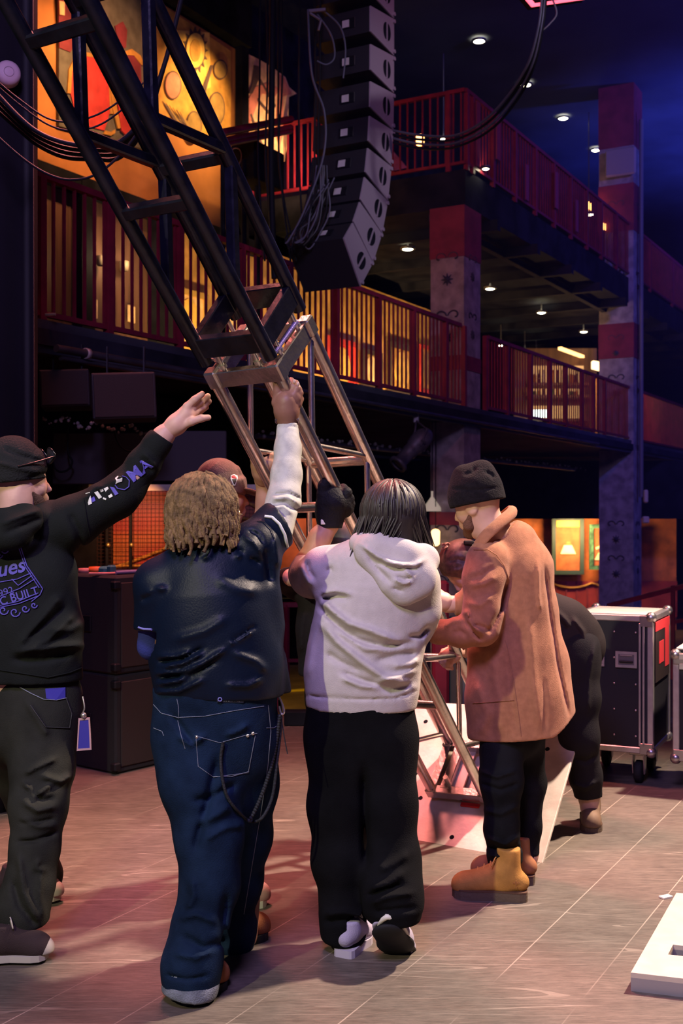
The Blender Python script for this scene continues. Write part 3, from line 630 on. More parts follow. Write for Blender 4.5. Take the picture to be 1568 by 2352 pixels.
MB().box(V((P(377, 0, 11.25).x, 11.25, .32)), (2.26, .08, 3.0)).build('painted_board', part_mat(), rp)
mb = MB()
for pts in ([(115, 1240), (190, 1265), (245, 1310), (330, 1280), (430, 1240), (560, 1190), (630, 1215)], [(150, 1300), (240, 1302), (330, 1300), (420, 1275), (560, 1290)], [(560, 1150), (590, 1165), (618, 1215), (636, 1290)]):
    mb.tube([P(x, y, 11.19) for x, y in pts], .018, 5)
mb.build('painted_wave', m_och, rp)
mb = MB(); step = .035
x0 = P(115, 0, 11.0).x; x1 = P(640, 0, 11.0).x; zt = P(0, 1124, 11.0).z; zb = P(0, 1420, 11.0).z
k = x0
while k < x1: mb.box((k, 11.0, (zt + zb) / 2), (.0035, .0035, zt - zb)); k += step
k = zb
while k < zt: mb.box(((x0 + x1) / 2, 11.0, k), (x1 - x0, .0035, .0035)); k += step
mb.build('wire_mesh', mat('mesh_wire', (.05, .02, .02), .5, .4), rp)
for x in (246, 300, 455, 590): MB().box((P(x, 0, 10.95).x, 10.95, (zt + zb) / 2), (.025, .03, zt - zb)).build('mesh_post', black, rp)
MB().box(((x0 + x1) / 2, 10.95, zt + .015), (x1 - x0, .10, .06)).build('top_strip', mat('galvanised', (.5, .44, .36), .45, .5, var=.3, scale=3), rp)
for (x, y) in ((248, 1252), (302, 1252), (303, 1147), (445, 1180)): MB().ball(P(x, y, 10.93), .022, 8).build('fixing', mat('brass', (.7, .5, .2), .3, .8), rp)
lamp('SPOT', 'partition_light', P(300, 1130, 10.0), P(275, 1245, 11.2), 90, (1, .40, .16), spot_size=R(70), spot_blend=1.0)
lamp('SPOT', 'partition_light', P(690, 1130, 11.2), P(715, 1235, 12.6), 60, (1, .45, .20), spot_size=R(60), spot_blend=1.0)
struct(MB().box(P(715, 1255, 12.6), (.72, .1, .62)).build('wall_house', ent))
struct(MB().box(P(715, 1450, 15.5) , (1.6, .1, .9)).build('wall_house', black))
# red barrier frame and yellow line out on the hall floor
rb = empty('barrier_frame', P(690, 1530, 12), 'red tubular barrier frame standing on the hall floor', 'barrier')
MB().bar(P(648, 1389, 12), P(760, 1389, 12), .045, .05).build('top_rail', redm, rb); MB().bar(P(655, 1517, 12), P(760, 1517, 12), .035, .035).build('bottom_rail', redm, rb)
for x in (658, 755): MB().bar(P(x, 1389, 12), P(x, 1560, 12), .045, .045, up=EV).build('post', redm, rb)
lamp('SPOT', 'hall_floor_light', (-.6, 15.5, 2.5), (-.6, 16.5, -1.2), 260, (1, .62, .18), spot_size=R(100), spot_blend=.8)
struct(MB().bar(V((-2.2, 17.2, -1.195)), V((1.2, 18.6, -1.195)), .16, .012).build('trim_10', mat('yellow_line_paint', (.85, .62, .03), .5)))
# ------------------------------------------------------------------ the leaning tower truss being walked up
tM = V((-0.24260723, 4.1006092, 2.13442174)); tt1 = V((0.36543999, 0.55823125, -0.74487012)); tA = V((0.8567567, -0.51455142, 0.03471005)); tB = V((0.36389774, 0.6508569, 0.66630603)); TW = .2846
tt2 = V((0.36073779, 0.61528972, -0.70091855)); tA2 = V((0.86869182, -0.49519812, 0.01238325)); tB2 = V((0.33947426, 0.61334932, 0.71313382))
alu = mat('truss_aluminium', (0.60, 0.54, 0.48), .27, 1.0, var=.18, scale=9, bump=.12, bscale=40)
aluw = mat('plate_aluminium', (0.74, 0.64, 0.57), .5, .25, var=.12, scale=12, bump=.08, bscale=50)
worn = mat('worn_black_steel', (0.005, 0.005, 0.010), .26, .0, spec=.45, var=.4, scale=14, bump=.2, bscale=30)
boltm = mat('bolt_zinc', (.75, .7, .6), .3, .9)
truss = empty('truss', V((.63, 5.3, 0)), 'tall leaning box truss, black above and bare aluminium below, on a tilted base plate', 'truss')
def corner(nm, s): return {'M': tM, 'L': tM - tA * TW, 'R': tM + tB * TW, 'K': tM - tA * TW + tB * TW}[nm] + tt1 * s
def corner2(nm, s): return {'M': tM, 'L': tM - tA2 * TW, 'R': tM + tB2 * TW, 'K': tM - tA2 * TW + tB2 * TW}[nm] - tt2 * s
for nm in 'MLRK':
    MB().cyl(corner(nm, .0), corner(nm, 2.6), .0255, n=20).build('chord', alu, truss)
    o = MB().cyl(corner2(nm, .03), corner2(nm, 2.62), .0262, n=20).build('chord', worn, truss); o['label'] = 'black chord tube of the upper section'
nd = [.08 + .605 * k for k in range(5)]
for k, s in enumerate(nd[1:4]):
    for a, b in (('L', 'M'), ('K', 'R')): MB().cyl(corner(a, s), corner(b, s), .021, n=14).build('rung', alu, truss)
for a, b in (('R', 'M'), ('K', 'L')):
    for k in range(4):
        MB().cyl(corner(a, nd[k] - .02), corner(b, nd[k] + .28), .0125, n=10).build('diagonal', alu, truss)
        MB().cyl(corner(b, nd[k] + .30), corner(a, nd[k] + .585), .0125, n=10).build('diagonal', alu, truss)
n2 = [.07 + .605 * k for k in range(5)]
for s in n2[1:]:
    for a, b in (('L', 'M'), ('K', 'R')):
        o = MB().bar(corner2(a, s), corner2(b, s), .044, .044, up=tt2, bev=.006).build('rung', worn, truss); o['label'] = 'black rung'
for a, b in (('R', 'M'), ('K', 'L')):
    for k in range(4):
        for (p, q) in ((corner2(a, n2[k + 1] - .03), corner2(b, n2[k + 1] - .33)), (corner2(b, n2[k + 1] - .30 + .60), corner2(a, n2[k + 1] + .02))):
            o = MB().bar(p, q, .036, .036, up=tt2, bev=.005).build('diagonal', worn, truss); o['label'] = 'black diagonal brace'
def endframe(cf, s, h, wd, m, lab=None, ax=None):
    for a, b in (('L', 'M'), ('M', 'R'), ('R', 'K'), ('K', 'L')):
        o = MB().bar(cf(a, s), cf(b, s), h, wd, up=ax, bev=.004).build('end_frame', m, truss)
        if lab: o['label'] = lab
def flatbar(cf, s, h, wd, m, ax, lab=None):
    for a, b in (('L', 'M'), ('M', 'R'), ('R', 'K'), ('K', 'L')):
        o = MB().bar(cf(a, s), cf(b, s), wd, h, up=ax, bev=.003).build('end_frame', m, truss)
        if lab: o['label'] = lab
flatbar(corner, .035, .068, .03, alu, tt1)
flatbar(corner2, .105, .085, .034, worn, tt2, 'black end frame')
flatbar(corner, 2.575, .05, .045, alu, tt1)
for nm in 'MLRK':
    MB().box(corner(nm, .03), (.052, .052, .075), Matrix((tA, tB, tt1)).transposed(), .006).build('corner_block', alu, truss)
    MB().box(corner(nm, 2.57), (.055, .055, .06), Matrix((tA, tB, tt1)).transposed(), .006).build('corner_block', alu, truss)
for (a, b) in (('L', 'M'), ('M', 'R'), ('R', 'K'), ('K', 'L')):
    for f_ in (.22, .78):
        p = corner(a, 0).lerp(corner(b, 0), f_); MB().cyl(p - tt1 * .075, p + tt1 * .02, .0085, n=8).cyl(p - tt1 * .025, p - tt1 * .010, .017, n=6).build('bolt', boltm, truss)
for (a, b) in (('L', 'K'), ('M', 'R')):
    p, q = corner(a, -.05), corner(b, -.05); off = tA * (.09 if a == 'L' else -.09)
    o = MB().cyl(p.lerp(q, .1) + off, p.lerp(q, .85) + off, .007, n=8).build('tie_rod', boltm, truss)
pts = [corner('M', -.028).lerp(corner('R', -.028), .12 + .7 * k / 120) - tA * 0 + (tt1 * math.cos(k * 1.57) + tA * math.sin(k * 1.57)) * .009 for k in range(121)]
o = MB().tube(pts, .004, 4).build('safety_spring', mat('coil_purple', (.25, .2, .4), .4, .5), truss)
MB().bar(corner('L', 2.5).lerp(corner('K', 2.5), .02) + tA * .07 + tt1 * .07, corner('K', 2.5) + tA * .07 + tt1 * .07, .05, .045, up=tt1, bev=.003).build('base_channel', alu, truss)
MB().bar(corner('L', 2.5).lerp(corner('K', 2.5), .02) + tA * .10 + tt1 * .09, corner('K', 2.5) + tA * .10 + tt1 * .09, .10, .012, up=tt1).build('base_channel', aluw, truss)
MB().cyl(corner('L', 2.55) + tA * .09 + tB * .03, corner('L', 2.52) + tA * .09 + tB * .03 - tt1 * .03, .014, n=6).build('bolt', boltm, truss)
bc = (corner('M', 2.6) + corner('K', 2.6)) / 2 + tt1 * .022
PM = Matrix((tA, tB, tt1)).transposed()
hw, hh, th = .50, .455, .018
# base plate; black discs on it paint in the dark of bolt holes
pl = MB().box(bc + tt1 * th / 2, (2 * hw, 2 * hh, th), PM, .003).build('base_plate', aluw, truss)
mb = MB()
for (u, v) in [(-.22, -.16), (.0, -.14), (-.24, -.34), (.02, -.36), (-.30, -.02), (-.33, .08), (-.40, -.30), (.30, -.30), (.36, .2), (-.36, .32), (.18, .36), (-.1, .36)]:
    mb.cyl(bc + tA * u + tB * v - tt1 * .0012, bc + tA * u + tB * v + tt1 * .004, .012, n=12)
mb.build('hole_shade', black, truss)
MB().bar(bc - tA * .30 - tB * (hh + .004) + tt1 * .012, bc + tA * .12 - tB * (hh + .004) + tt1 * .012, .02, .03, up=tt1).build('hinge_edge', black, truss)
MB().box(bc - tB * .175 + tA * .06 - tt1 * .006, (.10, .022, .012), PM, .003).build('ratchet_strap', mat('red_strap', (.5, .02, .02), .6), truss)

# ------------------------------------------------------------------ hung line of speakers
cab = mat('cabinet_black', (0.020, 0.019, 0.024), .6, bump=.2, bscale=120)
cabside = mat('cabinet_grey', (0.34, 0.28, 0.31), .6, bump=.15, bscale=120)
badge = mat('badge_white', (.62, .58, .55), .5)
tilt = [0, 0, .5, 2, 6, 12, 20, 31, 43]; hf, hr, dpt, wid = .372, .245, .50, .62
fp = P(902, -41, 11.35)
words = ['topmost in view', 'second from the top', 'third from the top', 'fourth from the top', 'fifth down', 'fourth from the bottom', 'third from the bottom', 'second from the bottom', 'bottommost, tilted furthest']
for k, a in enumerate(tilt):
    a = R(a); dn = -EV * math.sin(a) - ZU * math.cos(a); bk_ = -EV * math.cos(a) + ZU * math.sin(a)
    f0 = fp; f1 = fp + dn * (hf - .008); mid = (f0 + f1) / 2 + bk_ * dpt; r0 = mid - dn * hr / 2; r1 = mid + dn * hr / 2
    root = empty('array_speaker', (f0 + r1) / 2, 'black array speaker cabinet, ' + words[k] + ' of the hanging column', 'speaker', 'hanging column of array speakers')
    MB().prism([f0, f1, r1, r0], NB * (wid - .012)).build('cabinet', cab, root)
    MB().prism([f0, f1, r1, r0], -NB * .014).build('side_panel', cabside, root)
    # dark raised plates stand in for the shade of D-shaped carrying recesses
    c = f0.lerp(f1, .5) + bk_ * .16; up = -dn; mb = MB()
    for sg in (-1, 1):
        pl_ = [c + bk_ * (.016 * sg) + up * .085, c + bk_ * (.016 * sg) - up * .085]
        arc = [c + bk_ * sg * (.016 + .062 * math.sin(t_)) - up * (.085 * math.cos(t_)) for t_ in [math.pi * q / 8 for q in range(9)]]
        mb.prism(arc, -NB * .018)
    o = mb.build('recess_shade', black, root)
    MB().bar(c + up * .095 - NB * .014, c - up * .095 - NB * .014, .02, .012, up=NB).build('handle', cabside, root)
    for q in (.09, .91): MB().cyl(f0.lerp(f1, q) + bk_ * .02 - NB * .012, f0.lerp(f1, q) + bk_ * .02 - NB * .035, .02, n=8).build('pin', cabside, root)
    cr = (r0 + r1) / 2 + NB * (wid * .38)
    MB().box(cr + bk_ * .004, (.16, .008, .10), Matrix((NB, bk_, -dn)).transposed(), .003).build('connector_panel', blackm, root)
    o = MB().box(cr + bk_ * .010 + NB * .02, (.075, .006, .07), Matrix((NB, bk_, -dn)).transposed()).build('badge', badge, root); o['label'] = 'small pale badge'
    fp = fp + dn * hf
# cables down to the array
cblm = mat('cable_black', (0.010, 0.010, 0.014), .6, spec=.12); cblp = mat('cable_grey', (0.10, 0.10, 0.13), .45)
def spline(pts, n=10):
    pts = [V(p) for p in pts]; out = []; m = len(pts)
    for i in range(m - 1):
        p0, p1, p2, p3 = pts[max(i - 1, 0)], pts[i], pts[i + 1], pts[min(i + 2, m - 1)]
        for k in range(n):
            t = k / n; out.append(.5 * ((2 * p1) + (p2 - p0) * t + (2 * p0 - 5 * p1 + 4 * p2 - p3) * t * t + (3 * p1 - p0 - 3 * p2 + p3) * t ** 3))
    return out + [pts[-1]]
def cable(name, px, d, r, label, m=None, group='cables hanging beside the speaker column'):
    d = d if isinstance(d, (list, tuple)) else [d] * len(px)
    o = MB().tube(spline([P(x, y, q) for (x, y), q in zip(px, d)]), r, 6).build(name, m or cblm)
    return tag(o, label, 'cable', group)
lab = 'black cable hanging straight down beside the speaker column'
for k, x in enumerate((598, 612, 641, 646, 689, 722, 736)):
    cable('cable', [(x, -60), (x - 2 + 4 * (k % 2), 180), (x - 5 + 3 * (k % 3), 380), (x + 10 + 8 * (k % 4), 600)], 10.6 + .05 * k, .010, lab)
cable('cable_bundle', [(627, -60), (624, 200), (622, 400), (630, 640)], 10.4, .030, 'thick dark cable bundle hanging left of the speaker column', group=None)
cable('cable', [(707, 22), (716, 170), (745, 260), (742, 360), (700, 480), (667, 545), (655, 560)], 10.3, .010, 'pale looping cable running down to the lower speakers', cblp, None)
cable('cable', [(745, 26), (780, 60), (793, 110), (788, 180)], 10.4, .008, 'thin cable arching over from the bracket beside the array', cblp, None)
cable('cable', [(725, 28), (760, 80), (768, 130), (750, 148), (728, 140)], 10.4, .008, 'thin cable loop under the bracket beside the array', cblp, None)
lb = 'grey cable bunched behind the lowest speakers'
random.seed(17); J = lambda v: v + random.uniform(-9, 9)
for k in range(9):
    cable('cable', [(J(728 + 4 * k), 440 - 4 * k), (J(690 + 5 * k), J(500)), (J(660 + 5 * k), J(540)), (J(664 + 7 * k), J(566)), (J(692 + 6 * k), J(530)), (J(715 + 5 * k), J(470)), (J(722 + 4 * k), 380)], 10.3 + .045 * k, .0075, lb, cblp if k % 3 else cblm, 'cables bunched behind the lowest speakers')
o = MB().bar(P(708, 26, 10.35), P(748, 22, 10.35), .03, .03, bev=.004).cyl(P(712, 30, 10.35), P(735, 45, 10.35), .012).cyl(P(737, 46, 10.35), P(731, 70, 10.35), .012).build('bracket', mat('bracket_grey', (.2, .16, .18), .5, .5)); tag(o, 'small grey bracket holding the cables beside the array', 'bracket')
# flown frame with red edge light, and the cable loom sagging from it to the array
fr = empty('flown_frame', P(1290, -20, 9.0), 'flown dark frame with red glowing lower edges at the top of the picture', 'frame')
rg = mat('red_tube', (1, .1, .12), .4, emit=(1, .10, .16), estr=2.6)
c0, c1, c2, c3 = P(1180, -40, 9), P(1224, 12, 9), P(1350, -6, 9.4), P(1345, -90, 9.6)
MB().bar(c0, c1, .03, .03).build('edge_light', rg, fr); MB().bar(c1, c2, .03, .02).build('edge_light', rg, fr); MB().bar(c0, c0 + V((1.3, .4, .3)), .05, .05).build('frame_bar', black, fr); MB().bar(c2, c2 + V((0, .1, .6)), .05, .05).build('frame_bar', black, fr)
MB().prism([c0 + ZU * .05, c1 + ZU * .05, c2 + ZU * .05, c3], (0, .25, .02)).build('body', black, fr)
for k in range(4):
    cable('cable', [(1245 + 3 * k, -10), (1237 + 3 * k, 60), (1213 + 5 * k, 145), (1170 + 7 * k, 215 + 3 * k), (1110 + 5 * k, 278 + 7 * k), (1040, 312 + 9 * k), (960, 310 + 10 * k), (903, 300 + 9 * k)], [9, 9, 9.2, 9.6, 10, 10.5, 11, 11.2], .012, 'dark cable in the loom sagging from the red-lit frame to the speakers', cblp if k % 2 == 0 else cblm, 'loom of cables sagging right of the array')
cable('cable', [(1265, -10), (1278, 30), (1262, 55), (1243, 72)], 9.1, .007, 'thin stray wire dangling from the red-lit frame', cblp, None)

# ------------------------------------------------------------------ proscenium at the far left
struct(MB().box((-2.9, 6.26, 4.6), (2.42, .14, 11.6)).build('wall_left', mat('proscenium_black', (.010, .009, .012), .9, spec=.05, var=.3, scale=2)))
mb = MB(); n = 90; x0, x1 = -3.6, -1.635
vs = []
for z in (6.2, 4, 2, 1.2, .0):
    for k in range(n + 1):
        x = x0 + (x1 - x0) * k / n; vs.append(V((x, 6.08 + .045 * math.sin(k * .75) + .03 * math.sin(k * .31 + z * .4), z)))
mb.add(vs, [(r_ * (n + 1) + k, (r_ + 1) * (n + 1) + k, (r_ + 1) * (n + 1) + k + 1, r_ * (n + 1) + k + 1) for r_ in range(4) for k in range(n)], True)
dr = mb.build('stage_drape', mat('drape_black', (.012, .010, .014), .95, spec=.05, bump=.2, bscale=200, sheen=.1)); dr.modifiers.new('thick', 'SOLIDIFY').thickness = .012
tag(dr, 'black pleated stage drape hanging at the left edge', 'curtain')
root = empty('round_unit', P(18, 170, 5.95), 'pale pink round disc mounted high on the black drape', 'disc')
MB().lathe(P(18, 170, 6.02), V((.45, -1, 0)), [(0, .04), (.045, .04), (.062, .028), (.066, .0), (.066, -.03)], 28).build('body', mat('disc_pink', (.62, .42, .44), .5), root)
MB().lathe(P(18, 170, 6.02), V((.45, -1, 0)), [(.024, .0405), (.024, .0425), (.027, .0425), (.027, .0405)], 20).build('ring_mark', mat('disc_mark', (.42, .28, .3), .5), root)
for k in range(4):
    cable('cable', [(-30, 190 + 14 * k), (40, 265 + 10 * k), (90, 305 + 10 * k), (150, 328 + 11 * k), (215, 335 + 10 * k), (275, 325 + 12 * k), (330, 265 + 9 * k), (380, 140), (425, -40)], 5.5 + .04 * k, .0115, 'black cable in the thick swag hanging in front of the murals', None, 'swag of cables in front of the murals')
cable('cable', [(-20, 300), (50, 362), (110, 400), (165, 413), (225, 398), (290, 340), (350, 250)], 5.4, .006, 'lowest thin cable sagging across the murals at left', None, None)
for k in range(2):
    cable('cable', [(-20, 175 + 10 * k), (40, 225 + 12 * k), (110, 272 + 14 * k), (170, 278 + 22 * k), (240, 255 + 26 * k), (330, 190 + 20 * k)], 5.3, .0045, ['upper', 'lower'][k] + ' of two thin wires crossing the red mural', None, None)
# far low panel rail highlight & hall edge post
o = MB().cyl(P(104, 723, 8.45), P(128, 722, 8.45), .012, n=8).build('tube_end', steel); tag(o, 'short bright tube end at the left foot of the railing', 'pipe')

# ------------------------------------------------------------------ pipes, cabinets and lantern under the balcony
pipem = mat('pipe_dark', (.10, .085, .09), .45, .6, var=.4, scale=3)
def pipe(x0, y0, x1, t, r, lb):
    z = zx(x0, y0, t); o = MB().cyl(Bal(sx(x0, t), t, z), Bal(sx(x1, t), t, z), r, n=10).build('pipe', pipem); return tag(o, lb, 'pipe', 'pipes under the balcony edge')
pipe(130, 800, 640, -.25, .030, 'lagged pipe along the left underside of the balcony')
pipe(140, 822, 500, -.22, .020, 'thin pipe just under the lagged pipe at left')
pipe(650, 890, 1375, -.12, .022, 'long thin pipe under the balcony fascia, running off to the right')
pipe(590, 1002, 1320, .6, .03, 'dusty conduit hung lower under the balcony')
mb = MB(); random.seed(3)
for k in range(150):
    x = 600 + k * 5; p = Bal(sx(x, .6), .6, zx(590, 1002, .6) + .03)
    mb.ball(p + V((random.uniform(-.05, .05), random.uniform(-.05, .05), random.uniform(-.03, .03))), random.uniform(.01, .028), 6)
for k in range(60): mb.ball(P(100 + k * 4.6 + random.uniform(-5, 5), 962 + k * .6 + 8 * math.sin(k * .4) + random.uniform(-5, 5), 8.6), random.uniform(.006, .018), 6)
o = mb.build('insulation_lint', mat('lint', (.24, .21, .2), .9)); tag(o, 'dusty pale lint clinging along the conduits under the balcony', 'lint', kind='stuff')
clampm = mat('clamp_pale', (.5, .42, .36), .5, .3)
o = MB().lathe(Bal(sx(200, -.25), -.25, zx(130, 800, -.25)), EV, [(.034, -.02), (.042, -.02), (.042, .02), (.034, .02)], 14).build('pipe_clamp', clampm); tag(o, 'pale clamp ring around the lagged pipe at left', 'clamp')
def hung_box(x0, y0, x1, y1, d, dp, lb):
    root = empty('wall_speaker', P((x0 + x1) / 2, y1, d), lb, 'speaker'); c = P((x0 + x1) / 2, (y0 + y1) / 2, d + dp / 2); sz = ((x1 - x0) / F * d, dp, (y1 - y0) / F * d); Mx = Matrix.Rotation(R(-2.5), 3, 'Y') @ Matrix.Rotation(R(10), 3, 'Z')
    MB().box(c, sz, Mx, .008).build('cabinet', cab, root)
    MB().box(c + Mx @ V((0, -dp / 2 - .006, 0)), (sz[0] * .93, .012, sz[2] * .93), Mx, .004).build('grille', mat('grille_cloth', (.020, .018, .021), .8, bump=.3, bscale=260), root)
    for sg in (-1, 1): MB().bar(c + V((sg * sz[0] * .3, .05, sz[2] / 2)), c + V((sg * sz[0] * .3, .05, sz[2] / 2 + .22)), .03, .01).build('bracket', blackm, root)
hung_box(213, 862, 358, 968, 8.1, .4, 'dark grilled speaker box hung under the balcony behind the stretched arm')
hung_box(96, 855, 208, 940, 8.4, .4, 'dark speaker box hung under the balcony next to the drape')
for (x0, x1, y0, y1, lb) in ((122, 330, 995, 1112, 'wide dark grey panel below the hung speakers'), (335, 520, 990, 1105, 'dark panel right of the wide grey one under the balcony')):
    o = MB().box(P((x0 + x1) / 2, (y0 + y1) / 2, 9.2), ((x1 - x0) / F * 9.2, .05, (y1 - y0) / F * 9.2), None, .006).build('panel', mat('panel_charcoal', (.045, .042, .05), .7)); tag(o, lb, 'panel')
o = MB().tube(spline([P(122, 990, 9.0), P(122, 1060, 9.0), P(133, 1082, 9.0), P(155, 1080, 9.0), P(166, 1060, 9.0), P(156, 1035, 9.0), P(156, 950, 9.0)]), .008, 6).build('cable', cblm); tag(o, 'thin cable looped in front of the grey panel', 'cable')
o = MB().tube(spline([P(262, 975, 8.8), P(268, 1010, 8.8), P(290, 1035, 8.8), P(330, 1035, 8.8)]), .008, 6).build('cable', cblm); tag(o, 'thin cable curving down behind the stretched arm', 'cable')
# ellipsoidal stage lantern
ln_ = empty('stage_lantern', P(955, 962, 14.2), 'dusty grey stage lantern clamped under the balcony pipe, pointing down left', 'stage lamp')
a_, b_ = P(978, 998, 13.95), P(914, 1066, 13.75); dv = (b_ - a_).normalized(); lant = mat('lantern_grey', (.16, .14, .14), .5, .5, var=.3, scale=8)
MB().lathe(a_, dv, [(0, -.06), (.07, -.05), (.115, .03), (.125, .13), (.115, .22), (.10, .25), (.095, .30), (.10, .33), (.085, .36), (.085, (b_ - a_).length - .03), (.12, (b_ - a_).length - .02), (.12, (b_ - a_).length + .02), (.085, (b_ - a_).length + .02)], 16).build('barrel', lant, ln_)
MB().lathe(b_, dv, [(0, 0.0), (.084, 0)], 14).build('lens', mat('dark_glass', (.02, .02, .03), .08), ln_)
tp = P(955, 966, 14.15)
for sg in (-1, 1): MB().tube([a_ + dv * .22 + dv.cross(ZU).normalized() * (.13 * sg), a_ + dv * .1 + dv.cross(ZU).normalized() * (.13 * sg) + ZU * .12, tp], .012, 6).build('yoke', lant, ln_)
MB().box(tp + ZU * .03, (.07, .05, .12), None, .01).build('clamp', mat('clamp_light', (.3, .28, .28), .5, .4), ln_)
MB().cyl(a_ + dv * .12 + V((0, -.1, 0)), a_ + dv * .12 + V((.05, -.16, -.03)), .02, n=8).build('knob', lant, ln_)

# ------------------------------------------------------------------ stacked subs at left with odds and ends on top
su, sv = V((.62, .785, 0)), V((-.785, .62, 0)); sc_ = V((-1.374, 6.92, 0)); Ms = Matrix((su, sv, ZU)).transposed()
subm = mat('sub_carpet', (.022, .02, .021), .8, bump=.3, bscale=150)
for k, lb in enumerate(('lower black bass cabinet, on the stage floor behind the left men', 'upper black bass cabinet, with tools and tape on top')):
    root = empty('bass_cabinet', sc_ + ZU * .605 * k, lb, 'speaker', 'stack of two bass cabinets'); zc = .605 * k + .3025
    MB().box(sc_ + su * .33 + sv * .36 + ZU * zc, (.66, .72, .60), Ms, .012).build('cabinet', subm, root)
    MB().box(sc_ + su * .33 - sv * .004 + ZU * zc, (.58, .012, .52), Ms, .004).build('grille', mat('sub_grille', (.035, .026, .022), .7, bump=.4, bscale=300), root)
    for z in (.05, .55):
        for q in (0, 1): MB().box(sc_ + ZU * (.605 * k + z) + su * (.0 + .66 * q), (.05, .05, .05), Ms, .008).build('corner_guard', blackm, root)
    MB().box(sc_ - su * .008 + sv * .3 + ZU * zc, (.012, .16, .10), Ms, .004).build('handle', blackm, root)
tops = 1.207
def on_sub(x, y=0): d = 6.98 + y; return V(((x - CX) / F * d, d, tops))
o = MB().lathe(on_sub(222, .25), (0, 0, 1), [(.028, 0), (.05, 0), (.05, .045), (.028, .045), (.028, 0)], 18).build('tape_roll', mat('orange_tape', (.75, .16, .03), .5)); tag(o, 'orange tape roll lying on the upper bass cabinet', 'tape')
o = MB().lathe(on_sub(198, .35), (0, 0, 1), [(.03, 0), (.05, 0), (.05, .03), (.03, .03), (.03, 0)], 18).build('tape_roll', mat('pink_tape', (.6, .25, .2), .5)); tag(o, 'pale red tape roll left of the orange roll', 'tape')
o = MB().box(on_sub(246, .2) + ZU * .025, (.10, .07, .05), Ms, .012).build('tool_pouch', mat('teal_cloth', (.05, .2, .2), .8)); tag(o, 'small dark teal pouch on the upper bass cabinet', 'pouch')
o = MB().cyl(on_sub(265, .12) + ZU * .014, on_sub(330, .3) + ZU * .014, .013, n=8).build('tube_tool', mat('violet_grey', (.25, .2, .32), .4)); tag(o, 'grey violet stick lying along the edge of the bass cabinet', 'tool')
o = MB().tube(spline([on_sub(205, .08) + ZU * .01, on_sub(240, .05) + ZU * .012, on_sub(262, .12) + ZU * .01, on_sub(300, .25) + ZU * .012, on_sub(322, .38) + ZU * .01]), .009, 6).build('cable', mat('pink_cable', (.55, .25, .22), .5)); tag(o, 'pink cable lying on top of the bass cabinet', 'cable')
o = MB().box(on_sub(256, .16) + ZU * .03, (.05, .05, .06), Ms, .01).build('battery', mat('teal_plastic', (.04, .15, .16), .5)); tag(o, 'dark teal block standing at the cabinet edge', 'block')

